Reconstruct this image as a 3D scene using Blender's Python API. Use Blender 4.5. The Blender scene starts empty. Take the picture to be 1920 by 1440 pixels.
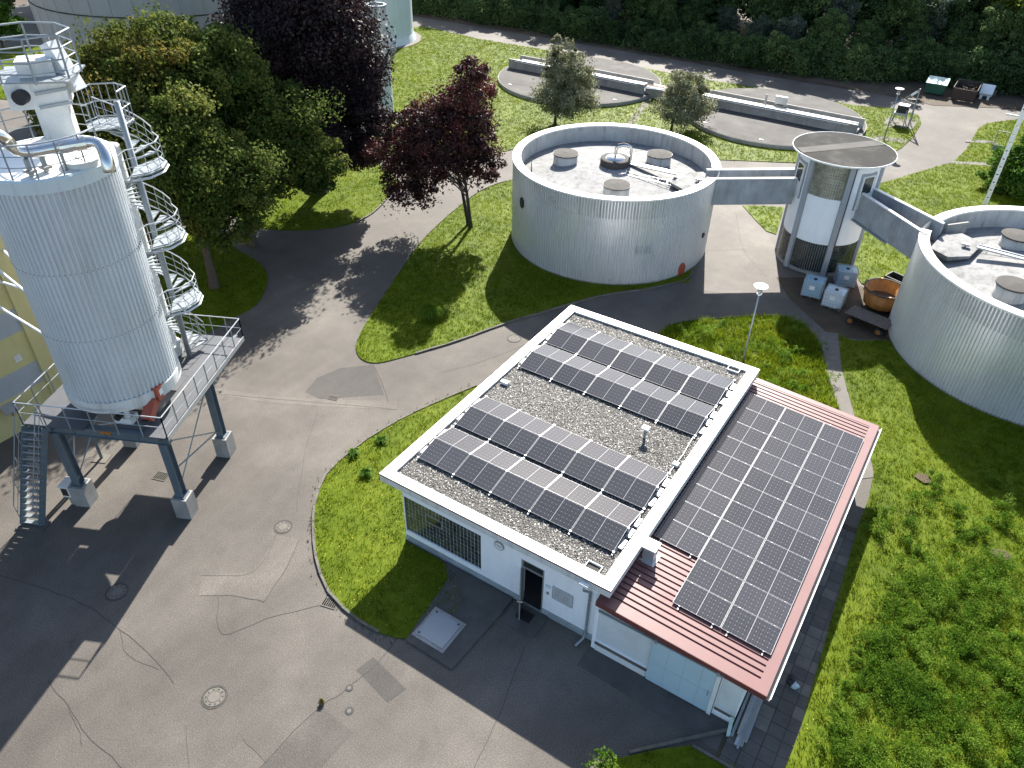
import bpy, bmesh, math, random
import numpy as np
from mathutils import Vector, Matrix
from mathutils.geometry import tessellate_polygon
PI = math.pi
random.seed(7); rng = np.random.default_rng(11)
scene = bpy.context.scene
COL = scene.collection

# ---------------------------------------------------------------- camera
CAM = np.array([15.8685, -15.6544, 24.428])
FPX, YAW, PITCH, ROLL = 1446.65, -0.5624, 0.6512, 0.0214
def cam_axes():
    cy, sy, cp, sp = math.cos(YAW), math.sin(YAW), math.cos(PITCH), math.sin(PITCH)
    d = np.array([sy*cp, cy*cp, -sp]); r = np.array([cy, -sy, 0.]); u = np.cross(r, d)
    c, s = math.cos(ROLL), math.sin(ROLL)
    return r*c+u*s, -r*s+u*c, d
CR, CU, CD = cam_axes()
def G(x, y, z=0.):
    """point of the place seen at photo pixel x, y on the level z"""
    v = CD + (x-960)/FPX*CR - (y-720)/FPX*CU
    p = CAM + (z-CAM[2])/v[2]*v
    return (float(p[0]), float(p[1]))
cd = bpy.data.cameras.new('camera'); cam = bpy.data.objects.new('camera', cd); COL.objects.link(cam)
cd.sensor_width = 36; cd.lens = FPX/1920*36; cd.clip_start = .5; cd.clip_end = 2000
m = Matrix(((CR[0], CU[0], -CD[0], CAM[0]), (CR[1], CU[1], -CD[1], CAM[1]), (CR[2], CU[2], -CD[2], CAM[2]), (0, 0, 0, 1)))
cam.matrix_world = m
scene.camera = cam
scene.render.resolution_x = 1920; scene.render.resolution_y = 1440
# ---------------------------------------------------------------- light
SUN_AZ = math.radians(159.0)      # direction the shadows run, from +y towards +x
SUN_EL = math.radians(36.3)
w = bpy.data.worlds.new('World'); scene.world = w; w.use_nodes = True
nt = w.node_tree; nt.nodes.clear()
sky = nt.nodes.new('ShaderNodeTexSky'); sky.sky_type = 'NISHITA'; sky.sun_disc = False
sky.sun_elevation = SUN_EL; sky.sun_rotation = SUN_AZ+PI
sky.air_density = 1.0; sky.dust_density = 1.2; sky.ozone_density = 1.0
bg = nt.nodes.new('ShaderNodeBackground'); bg.inputs[1].default_value = 0.088
out = nt.nodes.new('ShaderNodeOutputWorld')
nt.links.new(sky.outputs[0], bg.inputs[0]); nt.links.new(bg.outputs[0], out.inputs[0])
sd = bpy.data.lights.new('sun', 'SUN'); sd.energy = 5.0; sd.angle = math.radians(.5); sd.color = (1, .955, .88)
sun = bpy.data.objects.new('sun', sd); COL.objects.link(sun)
sdir = Vector((math.sin(SUN_AZ)*math.cos(SUN_EL), math.cos(SUN_AZ)*math.cos(SUN_EL), -math.sin(SUN_EL)))
sun.rotation_euler = sdir.to_track_quat('-Z', 'Y').to_euler()
sun.location = (0, 60, 60)
vs = scene.view_settings; vs.view_transform = 'Standard'; vs.look = 'None'; vs.exposure = 1.58; vs.gamma = 1; vs.use_curve_mapping = False

# ---------------------------------------------------------------- materials
def newmat(name):
    m = bpy.data.materials.new(name); m.use_nodes = True
    nt = m.node_tree; nt.nodes.clear()
    o = nt.nodes.new('ShaderNodeOutputMaterial'); b = nt.nodes.new('ShaderNodeBsdfPrincipled')
    nt.links.new(b.outputs[0], o.inputs[0])
    return m, nt, b, o
def nd(nt, t, **k):
    n = nt.nodes.new(t)
    for a, v in k.items():
        if a in n.inputs: n.inputs[a].default_value = v
        else: setattr(n, a, v)
    return n
def pos(nt, scale=(1, 1, 1), obj=False):
    if obj:
        c = nt.nodes.new('ShaderNodeTexCoord'); s = c.outputs['Object']
    else:
        c = nt.nodes.new('ShaderNodeNewGeometry'); s = c.outputs['Position']
    mp = nt.nodes.new('ShaderNodeMapping'); mp.inputs['Scale'].default_value = scale
    nt.links.new(s, mp.inputs[0]); return mp.outputs[0]
def noise(nt, vec, scale, detail=4, rough=.55):
    n = nt.nodes.new('ShaderNodeTexNoise'); n.inputs['Scale'].default_value = scale
    n.inputs['Detail'].default_value = detail; n.inputs['Roughness'].default_value = rough
    nt.links.new(vec, n.inputs['Vector']); return n.outputs['Fac']
def ramp(nt, fac, stops):
    r = nt.nodes.new('ShaderNodeValToRGB'); e = r.color_ramp.elements
    while len(e) < len(stops): e.new(.5)
    for i, (p, c) in enumerate(stops):
        e[i].position = p; e[i].color = (c, c, c, 1) if isinstance(c, (int, float)) else (*c, 1)
    nt.links.new(fac, r.inputs[0]); return r.outputs[0]
def mix(nt, a, b, fac, mode='MIX'):
    m = nt.nodes.new('ShaderNodeMix'); m.data_type = 'RGBA'; m.blend_type = mode
    for s, v in ((6, a), (7, b), (0, fac)):
        if hasattr(v, 'links'): nt.links.new(v, m.inputs[s])
        else: m.inputs[s].default_value = (*v, 1) if isinstance(v, tuple) else v
    return m.outputs[2]
def bump(nt, b, h, dist=.02, strength=.5):
    n = nt.nodes.new('ShaderNodeBump'); n.inputs['Distance'].default_value = dist; n.inputs['Strength'].default_value = strength
    nt.links.new(h, n.inputs['Height']); nt.links.new(n.outputs[0], b.inputs['Normal'])
def scl(c, k): return tuple(min(1, max(0, x*k)) for x in c)
def weathered(name, col, rough=.6, metal=0., spots=.25, scale=1.5, streak=False, grime=(.12, .11, .09), amount=.35, spec=.5, bmp=.0):
    """paint, render, concrete or metal with mottling and (vertical) dirt streaks"""
    m, nt, b, o = newmat(name)
    p = pos(nt)
    n1 = noise(nt, p, scale, 6, .6)
    c = ramp(nt, n1, [(.3, scl(col, 1-spots)), (.7, scl(col, 1+spots*.4))])
    n2 = noise(nt, pos(nt, (1.6, 1.6, .22) if streak else (1, 1, 1)), 1.9 if streak else .7, 8, .68)
    f = ramp(nt, n2, [(.5, 0.), (.78, amount)])
    c = mix(nt, c, grime, f)
    n3 = noise(nt, p, 25, 3)
    c = mix(nt, c, ramp(nt, n3, [(.3, .78), (.7, 1.)]), .5, 'MULTIPLY')
    nt.links.new(c, b.inputs['Base Color'])
    b.inputs['Metallic'].default_value = metal; b.inputs['Specular IOR Level'].default_value = spec
    nt.links.new(ramp(nt, n1, [(.2, max(.05, rough-.12)), (.8, min(1, rough+.1))]), b.inputs['Roughness'])
    if bmp: bump(nt, b, n3, .01, bmp)
    return m
def plain(name, col, rough=.5, metal=0., spec=.5):
    m, nt, b, o = newmat(name)
    n = noise(nt, pos(nt), 6, 4)
    nt.links.new(ramp(nt, n, [(.3, scl(col, .86)), (.7, scl(col, 1.06))]), b.inputs['Base Color'])
    b.inputs['Roughness'].default_value = rough; b.inputs['Metallic'].default_value = metal
    b.inputs['Specular IOR Level'].default_value = spec
    return m
def asphalt(name, base, k=1.):
    m, nt, b, o = newmat(name)
    p = pos(nt)
    big = noise(nt, p, .16, 5, .6); mid = noise(nt, p, 1.1, 6, .65); fine = noise(nt, p, 22, 4, .8)
    trk = noise(nt, pos(nt, (1, .16, 1)), .9, 5, .6)
    c = ramp(nt, big, [(.3, scl(base, .74*k)), (.5, scl(base, 1.*k)), (.7, scl(base, 1.42*k))])
    c = mix(nt, c, ramp(nt, mid, [(.3, .78), (.65, 1.03)]), .6, 'MULTIPLY')
    c = mix(nt, c, ramp(nt, trk, [(.35, .8), (.6, 1.)]), .5, 'MULTIPLY')
    c = mix(nt, c, ramp(nt, fine, [(.33, .45), (.5, .95), (.66, 1.7)]), .75, 'MULTIPLY')
    grit = noise(nt, p, 60, 2, .7); c = mix(nt, c, ramp(nt, grit, [(.3, .7), (.5, 1.), (.7, 1.4)]), .5, 'MULTIPLY')
    st = noise(nt, p, .55, 9, .75)
    c = mix(nt, c, scl(base, .42), ramp(nt, st, [(.57, 0.), (.72, .6)]))
    nt.links.new(c, b.inputs['Base Color']); b.inputs['Roughness'].default_value = .78; b.inputs['Specular IOR Level'].default_value = .3
    bump(nt, b, fine, .012, .6)
    return m
def grassmat(name, c1, c2, c3, sc=.35, trans=.45, attr=True, spec=.04):
    """leaves: colour by clump and by leaf, light shines through"""
    m, nt, b, o = newmat(name)
    n = noise(nt, pos(nt), sc, 5, .6)
    if attr:
        a = nt.nodes.new('ShaderNodeAttribute'); a.attribute_name = 'var'
        ad = nd(nt, 'ShaderNodeMath', operation='ADD'); nt.links.new(n, ad.inputs[0])
        mu = nd(nt, 'ShaderNodeMath', operation='MULTIPLY_ADD'); nt.links.new(a.outputs['Fac'], mu.inputs[0]); mu.inputs[1].default_value = .5; mu.inputs[2].default_value = -.25
        nt.links.new(mu.outputs[0], ad.inputs[1]); f = ad.outputs[0]
    else: f = n
    c = ramp(nt, f, [(.28, c1), (.5, c2), (.74, c3)])
    nt.links.new(c, b.inputs['Base Color']); b.inputs['Roughness'].default_value = .6; b.inputs['Specular IOR Level'].default_value = spec
    tr = nt.nodes.new('ShaderNodeBsdfTranslucent')
    nt.links.new(mix(nt, c, (1., 1., .55), .0), tr.inputs[0])
    g = nt.nodes.new('ShaderNodeMixShader'); g.inputs[0].default_value = trans
    nt.links.new(b.outputs[0], g.inputs[1]); nt.links.new(tr.outputs[0], g.inputs[2]); nt.links.new(g.outputs[0], o.inputs[0])
    return m
M = {}
M['asphalt'] = asphalt('aged_asphalt', (.106, .094, .081))
M['asphalt_light'] = asphalt('light_asphalt', (.126, .112, .097))
M['asphalt_dark'] = asphalt('dark_asphalt', (.066, .06, .054))
M['crack'] = plain('crack_fill', (.048, .044, .039), .9)
M['earth'] = weathered('earth', (.075, .05, .03), .95, spots=.5, scale=.8, grime=(.1, .1, .03), amount=.7)
M['turf'] = grassmat('turf', (.05, .075, .006), (.08, .112, .006), (.115, .145, .012), .5, .0, False)
M['blade'] = grassmat('grass_blades', (.06, .108, .006), (.13, .185, .008), (.225, .26, .02), .3, .5)
M['blade_far'] = grassmat('grass_far', (.085, .125, .006), (.13, .175, .008), (.18, .21, .02), .2, .5)
M['weed'] = grassmat('weed_leaves', (.04, .095, .010), (.095, .18, .014), (.19, .28, .04), .6, .5)
M['dry'] = grassmat('dry_grass', (.08, .065, .02), (.13, .11, .04), (.18, .16, .07), .5, .3)
M['flower'] = plain('yellow_petals', (.75, .6, .02), .6)
M['concrete'] = weathered('concrete', (.33, .32, .30), .85, spots=.3, scale=1.2, streak=True, amount=.55, bmp=.4)
M['concrete_blue'] = weathered('bridge_concrete', (.35, .37, .385), .85, spots=.28, scale=1.0, streak=True, amount=.6, bmp=.4)
M['concrete_path'] = weathered('path_concrete', (.15, .137, .118), .9, spots=.3, scale=2, amount=.5, bmp=.5)
M['slab'] = weathered('paving_concrete', (.095, .088, .08), .9, spots=.35, scale=1.3, amount=.55, bmp=.5)
M['kerb'] = weathered('kerb_stone', (.14, .127, .11), .9, spots=.4, scale=3, grime=(.07, .1, .02), amount=.8, bmp=.5)
M['render'] = weathered('white_render', (.90, .92, .93), .8, spots=.05, scale=.8, streak=True, amount=.12)
M['plinth'] = weathered('plinth_render', (.33, .38, .40), .8, spots=.25, scale=2.5, grime=(.14, .14, .13), amount=.7)
M['parapet'] = weathered('white_sheet_metal', (.86, .84, .79), .38, metal=.0, spots=.05, scale=.6, amount=.08)
M['tank_roof'] = weathered('white_roof_membrane', (.33, .33, .325), .6, spots=.2, scale=.9, grime=(.10, .09, .075), amount=.9)
M['tank_inner'] = weathered('parapet_concrete', (.5, .5, .48), .75, spots=.22, scale=.9, streak=True, grime=(.1, .09, .07), amount=.8)
M['cladding'] = weathered('aluminium_cladding', (.70, .72, .73), .34, metal=.45, spots=.06, scale=.5, streak=True, amount=.12)
M['silo_clad'] = weathered('grey_cladding', (.64, .675, .70), .42, metal=.2, spots=.06, scale=.6, streak=True, grime=(.2, .2, .18), amount=.22)
M['galv'] = weathered('galvanised_steel', (.30, .335, .355), .5, metal=.45, spots=.12, scale=3, amount=.15)
M['galv_light'] = weathered('bright_galvanised', (.50, .52, .53), .42, metal=.5, spots=.1, scale=3, amount=.1)
M['steel_blue'] = weathered('grey_blue_steel', (.13, .17, .20), .45, metal=.25, spots=.15, scale=2, amount=.3)
M['deck'] = weathered('deck_plate', (.085, .09, .10), .65, metal=.1, spots=.15, scale=2, amount=.3)
M['white'] = weathered('white_paint', (.78, .79, .77), .45, spots=.06, scale=2, amount=.16)
M['offwhite'] = weathered('stained_white_paint', (.68, .69, .66), .5, spots=.12, scale=1.6, streak=True, grime=(.22, .18, .12), amount=.6)
M['chrome'] = weathered('stainless_steel', (.74, .73, .7), .22, metal=1., spots=.08, scale=2, amount=.1)
M['black'] = plain('black_rubber', (.015, .015, .017), .55)
M['dark'] = plain('opening_shade_black', (.006, .005, .004), .9, spec=.05)  # near-black, the shade of openings put into the colour
M['lid'] = weathered('grey_lid', (.055, .05, .044), .9, spots=.4, scale=4, grime=(.10, .09, .078), amount=.5)
M['felt'] = weathered('roofing_felt', (.032, .031, .029), .9, spots=.6, scale=1.1, grime=(.11, .105, .092), amount=.9, spec=.15, bmp=.5)
M['red'] = weathered('red_paint', (.36, .075, .04), .5, spots=.12, scale=2, amount=.2)
M['maroon'] = weathered('maroon_sheet', (.165, .068, .064), .5, metal=.0, spots=.08, scale=.9, grime=(.12, .075, .055), amount=.35)
M['maroon_side'] = weathered('dark_maroon_trim', (.16, .045, .04), .5, spots=.1, scale=1, amount=.2)
M['yellow'] = weathered('pale_yellow_render', (.55, .48, .22), .85, spots=.08, scale=.7, streak=True, amount=.18)
M['greyband'] = weathered('grey_band_render', (.36, .38, .40), .85, spots=.08, scale=.7, streak=True, amount=.15)
M['door_blue'] = weathered('pale_blue_door', (.46, .60, .66), .55, spots=.06, scale=1, amount=.12)
M['panel_grey'] = weathered('pale_grey_panel', (.66, .70, .70), .6, spots=.12, scale=1.4, streak=True, grime=(.66, .7, .7), amount=.6)
M['doorgrey'] = plain('grey_door_frame', (.25, .245, .23), .45)
M['rust'] = weathered('rusty_orange_paint', (.42, .16, .02), .6, spots=.45, scale=1.6, streak=True, grime=(.09, .04, .02), amount=.85)
M['wood'] = weathered('weathered_boards', (.13, .11, .09), .85, spots=.3, scale=4, amount=.5)
M['scrap'] = weathered('rusty_scrap', (.08, .05, .035), .85, spots=.5, scale=5, amount=.4)
M['green'] = weathered('dark_green_paint', (.03, .12, .07), .5, spots=.2, scale=2, amount=.3)
M['palegreen'] = weathered('pale_green_lid', (.45, .62, .55), .4, spots=.35, scale=1.6, amount=.4)
M['ibc'] = weathered('translucent_white_plastic', (.60, .68, .72), .35, spots=.1, scale=2, amount=.15)
M['ibc_blue'] = weathered('blue_tinted_plastic', (.30, .47, .57), .35, spots=.15, scale=2, amount=.2)
M['signgrey'] = plain('notice_board', (.48, .50, .50), .5)
M['teal'] = plain('green_sticker', (.1, .5, .38), .5)
M['bark'] = weathered('bark', (.10, .08, .06), .9, spots=.4, scale=8, streak=True, amount=.5, bmp=.8)
M['bark_dark'] = weathered('dark_bark', (.05, .04, .035), .9, spots=.4, scale=8, streak=True, amount=.4, bmp=.8)
M['egg'] = weathered('grey_shell_cladding', (.38, .385, .37), .5, metal=.2, spots=.08, scale=.3, streak=True, amount=.25)
M['whitetank'] = weathered('tank_white', (.62, .70, .71), .55, spots=.06, scale=.5, streak=True, grime=(.3, .25, .18), amount=.3)
M['gravelbed'] = asphalt('gravel_bed', (.07, .066, .06), 1.)
M['leaf_green'] = grassmat('leaves_green', (.04, .068, .014), (.09, .125, .028), (.20, .21, .05), .45, .42)
M['leaf_autumn'] = grassmat('leaves_turning', (.045, .07, .014), (.10, .12, .025), (.21, .16, .035), .4, .42)
M['leaf_beech'] = grassmat('leaves_dark_purple', (.012, .008, .009), (.028, .016, .018), (.065, .034, .034), .5, .2, spec=.3)
M['leaf_red'] = grassmat('leaves_dark_red', (.022, .012, .012), (.06, .022, .02), (.13, .034, .028), .5, .35, spec=.35)
M['leaf_silver'] = grassmat('leaves_silver_green', (.10, .11, .055), (.20, .21, .12), (.36, .36, .25), .8, .4)
M['leaf_shrub'] = grassmat('leaves_bright_green', (.03, .08, .01), (.07, .15, .02), (.14, .24, .04), .5, .45)
M['leaf_forest'] = grassmat('leaves_forest', (.04, .072, .028), (.075, .125, .042), (.15, .21, .07), .12, .3)
M['leaf_willow'] = grassmat('leaves_yellow_green', (.07, .10, .015), (.13, .17, .025), (.2, .23, .05), .2, .45)
M['leaf_greywillow'] = grassmat('leaves_grey_green', (.05, .07, .045), (.1, .13, .09), (.2, .22, .17), .2, .35)

def stained_roof():
    m, nt, b, o = newmat('stained_roof_membrane'); p = pos(nt)
    a = noise(nt, p, .55, 8, .7); s = noise(nt, p, 2.6, 8, .72); n3 = noise(nt, pos(nt, (1, .35, 1)), 1.3, 9, .75)
    c = ramp(nt, a, [(.3, (.17, .17, .167)), (.52, (.25, .25, .247)), (.75, (.29, .29, .285))])
    c = mix(nt, c, (.10, .094, .08), ramp(nt, s, [(.48, 0.), (.7, .75)])); c = mix(nt, c, (.06, .057, .052), ramp(nt, n3, [(.56, 0.), (.7, .8)]))
    nt.links.new(c, b.inputs['Base Color']); b.inputs['Roughness'].default_value = .75; b.inputs['Specular IOR Level'].default_value = .1
    bump(nt, b, s, .02, .4); return m
M['tank_roof'] = stained_roof()
def glassmat(name, tint, rough=.12):
    m, nt, b, o = newmat(name)
    n = noise(nt, pos(nt), 3.1, 3)
    nt.links.new(ramp(nt, n, [(.3, scl(tint, .55)), (.7, scl(tint, 1.4))]), b.inputs['Base Color'])
    b.inputs['Roughness'].default_value = rough; b.inputs['Specular IOR Level'].default_value = .8
    return m
M['glass'] = glassmat('window_glass', (.03, .035, .035), .06)
M['glassblock'] = glassmat('glass_block', (.045, .055, .052), .16)
M['glassblock_light'] = glassmat('pale_glass_block', (.26, .26, .2), .3)
M['mortar'] = plain('block_joint', (.5, .5, .45), .8)

def solar_material():
    m, nt, b, o = newmat('solar_cells')
    uv = nt.nodes.new('ShaderNodeUVMap'); uv.uv_map = 'UVMap'
    sx = nt.nodes.new('ShaderNodeSeparateXYZ'); nt.links.new(uv.outputs[0], sx.inputs[0])
    def mth(op, a, b_=None, c_=None):
        n = nt.nodes.new('ShaderNodeMath'); n.operation = op
        for i, v in enumerate((a, b_, c_)):
            if v is None: continue
            if hasattr(v, 'links'): nt.links.new(v, n.inputs[i])
            else: n.inputs[i].default_value = v
        return n.outputs[0]
    def lines(s, count, wd):     # 1 on a line
        f = mth('FRACT', mth('MULTIPLY', s, count)); d = mth('ABSOLUTE', mth('SUBTRACT', f, .5))
        return mth('GREATER_THAN', d, .5-wd)
    u, v = sx.outputs[0], sx.outputs[1]
    gu = lines(u, 20, .045); gv = lines(v, 6, .022)
    mid = mth('LESS_THAN', mth('ABSOLUTE', mth('SUBTRACT', u, .5)), .0055)
    bus = lines(v, 54, .12)
    cor = mth('LESS_THAN', mth('ADD', mth('ABSOLUTE', mth('SUBTRACT', mth('FRACT', mth('ADD', mth('MULTIPLY', u, 10), .5)), .5)),
              mth('ABSOLUTE', mth('SUBTRACT', mth('FRACT', mth('ADD', mth('MULTIPLY', v, 6), .5)), .5))), .13)
    ln = mth('MAXIMUM', gu, gv)
    oi = nt.nodes.new('ShaderNodeObjectInfo')
    cell = mix(nt, (.032, .032, .037), (.046, .046, .052), oi.outputs['Random'])
    cell = mix(nt, cell, (.05, .052, .06), mth('MULTIPLY', bus, .35))
    c = mix(nt, cell, (.10, .103, .115), mth('MULTIPLY', ln, .7))
    c = mix(nt, c, (.17, .175, .185), cor)
    c = mix(nt, c, (.34, .345, .35), mid)
    dust = ramp(nt, noise(nt, pos(nt), 1.3, 6, .7), [(.35, 0.), (.8, .03)])
    c = mix(nt, c, (.3, .28, .25), dust)
    nt.links.new(c, b.inputs['Base Color']); b.inputs['Roughness'].default_value = .11; b.inputs['Specular IOR Level'].default_value = .32
    return m
M['solar'] = solar_material()
M['alu'] = plain('aluminium_frame', (.27, .275, .28), .4, .2)

# ---------------------------------------------------------------- mesh helpers
class MB:
    def __init__(s): s.v = []; s.f = []; s.uv = None
    def add(s, vs, fs):
        k = len(s.v); s.v += [tuple(map(float, p)) for p in vs]; s.f += [tuple(i+k for i in f) for f in fs]; return s
    def box(s, x0, x1, y0, y1, z0, z1):
        return s.add([(x0,y0,z0),(x1,y0,z0),(x1,y1,z0),(x0,y1,z0),(x0,y0,z1),(x1,y0,z1),(x1,y1,z1),(x0,y1,z1)],
                     [(0,3,2,1),(4,5,6,7),(0,1,5,4),(1,2,6,5),(2,3,7,6),(3,0,4,7)])
    def obox(s, c, ax, ay, az, hx, hy, hz):
        c, ax, ay, az = map(Vector, (c, ax, ay, az)); P = []
        for sz in (-1, 1):
            for a, b in ((-1,-1),(1,-1),(1,1),(-1,1)): P.append(c+ax*hx*a+ay*hy*b+az*hz*sz)
        return s.add(P, [(0,3,2,1),(4,5,6,7),(0,1,5,4),(1,2,6,5),(2,3,7,6),(3,0,4,7)])
    def rbox(s, cx, cy, ang, hx, hy, z0, z1):
        a = (math.cos(ang), math.sin(ang), 0); b = (-math.sin(ang), math.cos(ang), 0)
        return s.obox((cx, cy, (z0+z1)/2), a, b, (0, 0, 1), hx, hy, (z1-z0)/2)
    def beam(s, p, q, w, h=None, up=(0, 0, 1)):
        p, q = Vector(p), Vector(q); d = (q-p); L = d.length; d.normalize(); up = Vector(up)
        x = d.cross(up)
        if x.length < 1e-3: x = d.cross(Vector((1, 0, 0)))
        x.normalize(); y = x.cross(d)
        return s.obox((p+q)/2, d, x, y, L/2, w/2, (h or w)/2)
    def tube(s, pts, r, n=6, closed=False):
        pts = [Vector(p) for p in pts]; k0 = len(s.v); N = len(pts)
        rr = r if isinstance(r, (list, tuple)) else [r]*N
        prev = None
        for i, p in enumerate(pts):
            if closed: d = pts[(i+1) % N]-pts[i-1]
            else: d = pts[min(i+1, N-1)]-pts[max(i-1, 0)]
            d.normalize()
            if prev is None:
                x = d.cross(Vector((0, 0, 1)))
                if x.length < .05: x = d.cross(Vector((1, 0, 0)))
            else: x = prev-d*prev.dot(d)
            x.normalize(); y = d.cross(x); prev = x
            for j in range(n):
                a = 2*PI*j/n; s.v.append(tuple(p+(x*math.cos(a)+y*math.sin(a))*rr[i]))
        for i in range(N if closed else N-1):
            for j in range(n):
                a, b = k0+i*n+j, k0+i*n+(j+1) % n; i2 = (i+1) % N
                s.f.append((a, b, k0+i2*n+(j+1) % n, k0+i2*n+j))
        if not closed:
            s.f.append(tuple(k0+j for j in range(n))[::-1]); s.f.append(tuple(k0+(N-1)*n+j for j in range(n)))
        return s
    def lathe(s, cx, cy, prof, n=48, a0=0., a1=2*PI, radf=None):
        """prof: (r, z) outer-to-inner outline, revolved"""
        full = abs(a1-a0-2*PI) < 1e-6; k0 = len(s.v); K = n if full else n+1
        for i in range(K):
            a = a0+(a1-a0)*i/n
            for (r, z) in prof:
                q = r+(radf(i) if radf else 0) if r > 0 else 0
                s.v.append((cx+q*math.cos(a), cy+q*math.sin(a), z))
        m = len(prof)
        for i in range(n):
            for j in range(m-1):
                a = k0+i*m+j; b = k0+((i+1) % K)*m+j
                s.f.append((a, b, b+1, a+1))
        return s
    def cyl(s, cx, cy, r, z0, z1, n=24):
        return s.tube([(cx, cy, z0), (cx, cy, z1)], r, n)
    def ring(s, cx, cy, r0, r1, z0, z1, n=64, a0=0., a1=2*PI):
        s.lathe(cx, cy, [(r1, z0), (r1, z1), (r0, z1), (r0, z0), (r1, z0)], n, a0, a1)
        if abs(a1-a0-2*PI) > 1e-6:
            for a in (a0, a1):
                c, q = math.cos(a), math.sin(a)
                s.add([(cx+r0*c, cy+r0*q, z0), (cx+r1*c, cy+r1*q, z0), (cx+r1*c, cy+r1*q, z1), (cx+r0*c, cy+r0*q, z1)], [(0, 1, 2, 3)])
        return s
    def prism(s, poly, z0, z1):
        poly = list(poly); n = len(poly)
        if sum((poly[i][0]*poly[(i+1) % n][1]-poly[(i+1) % n][0]*poly[i][1]) for i in range(n)) < 0: poly = poly[::-1]
        tris = tessellate_polygon([[Vector((x, y, 0)) for x, y in poly]])
        k = len(s.v)
        s.v += [(x, y, z1) for x, y in poly]+[(x, y, z0) for x, y in poly]
        for t in tris:
            a, b, c = (poly[i] for i in t)
            if (b[0]-a[0])*(c[1]-a[1])-(b[1]-a[1])*(c[0]-a[0]) < 0: t = t[::-1]
            s.f.append(tuple(k+i for i in t))
        for i in range(n): j = (i+1) % n; s.f.append((k+n+i, k+n+j, k+j, k+i))
        return s
    def sphere(s, c, r, n=12, m=8, zs=1., half=False):
        prof = []
        for j in range(m+1):
            t = (PI/2)*j/m if half else -PI/2+PI*j/m
            prof.append((max(r*math.cos(t), .0005), c[2]+r*zs*math.sin(t)))
        return s.lathe(c[0], c[1], prof, n)
    def mesh(s, name, mat, smooth=False, off=(0, 0, 0)):
        me = bpy.data.meshes.new(name)
        vv = [(x-off[0], y-off[1], z-off[2]) for x, y, z in s.v] if any(off) else s.v
        me.from_pydata(vv, [], s.f)
        me.materials.append(mat)
        if mat.name.startswith(('leaves', 'weed', 'grass', 'dry')):
            a = me.attributes.new('var', 'FLOAT', 'FACE'); a.data.foreach_set('value', np.random.default_rng(3).uniform(.2, 1, len(me.polygons)).astype(np.float32))
        if smooth: me.shade_smooth() if hasattr(me, 'shade_smooth') else None
        me.update(); return me
def wloc(o):
    l = Vector((0, 0, 0))
    while o: l += o.location; o = o.parent
    return l
def thing(name, label, cat, loc=(0, 0, 0), group=None, rotz=0):
    o = bpy.data.objects.new(name, None); o.empty_display_size = .2; COL.objects.link(o)
    o.location = loc; o.rotation_euler = (0, 0, rotz); o['label'] = label; o['category'] = cat
    if group: o['group'] = group
    return o
def part(name, mb, mat, parent, label=None, smooth=False, stuff=False):
    """mb is in world metres; the part keeps its place under its thing"""
    off = tuple(wloc(parent))
    o = bpy.data.objects.new(name, mb.mesh(name, M[mat] if isinstance(mat, str) else mat, smooth, off)); COL.objects.link(o); o.parent = parent
    if label: o['label'] = label
    if stuff: o['kind'] = 'stuff'
    return o
def struct(name, mb, mat, kind='structure', parent=None, **k):
    o = bpy.data.objects.new(name, mb.mesh(name, M[mat])); COL.objects.link(o)
    if parent: o.parent = parent
    else: o['kind'] = kind
    for a, v in k.items(): o[a] = v
    return o
def single(name, mb, mat, label, cat, loc=None, group=None, smooth=False):
    vs_ = mb.v
    if loc is None:
        xs = [v[0] for v in vs_]; ys = [v[1] for v in vs_]; loc = ((min(xs)+max(xs))/2, (min(ys)+max(ys))/2, min(v[2] for v in vs_))
    o = bpy.data.objects.new(name, mb.mesh(name, M[mat], smooth, loc)); o.location = loc; COL.objects.link(o)
    o['label'] = label; o['category'] = cat
    if group: o['group'] = group
    return o
def copy_tree(o, parent=None, **props):
    c = o.copy(); COL.objects.link(c)
    if parent: c.parent = parent
    for k, v in props.items(): c[k] = v
    for ch in o.children: copy_tree(ch, c)
    return c
def px(*pts, z=0.): return [G(a, b, z) for a, b in pts]
def smoothed(poly, n=5, closed=True):
    P = [np.array(p) for p in poly]; N = len(P); o = []
    for i in range(N if closed else N-1):
        p0, p1, p2, p3 = (P[(i-1) % N], P[i], P[(i+1) % N], P[(i+2) % N]) if closed else (P[max(i-1, 0)], P[i], P[i+1], P[min(i+2, N-1)])
        for k in range(n):
            t = k/n; o.append(tuple(.5*((2*p1)+(-p0+p2)*t+(2*p0-5*p1+4*p2-p3)*t*t+(-p0+3*p1-3*p2+p3)*t**3)))
    if not closed: o.append(tuple(P[-1]))
    return o
def inpoly(X, Y, poly):
    c = np.zeros(len(X), bool); n = len(poly)
    for i in range(n):
        x1, y1 = poly[i]; x2, y2 = poly[i-1]
        if y1 == y2: continue
        t = ((y1 > Y) != (y2 > Y)) & (X < (x2-x1)*(Y-y1)/(y2-y1)+x1); c ^= t
    return c

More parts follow.
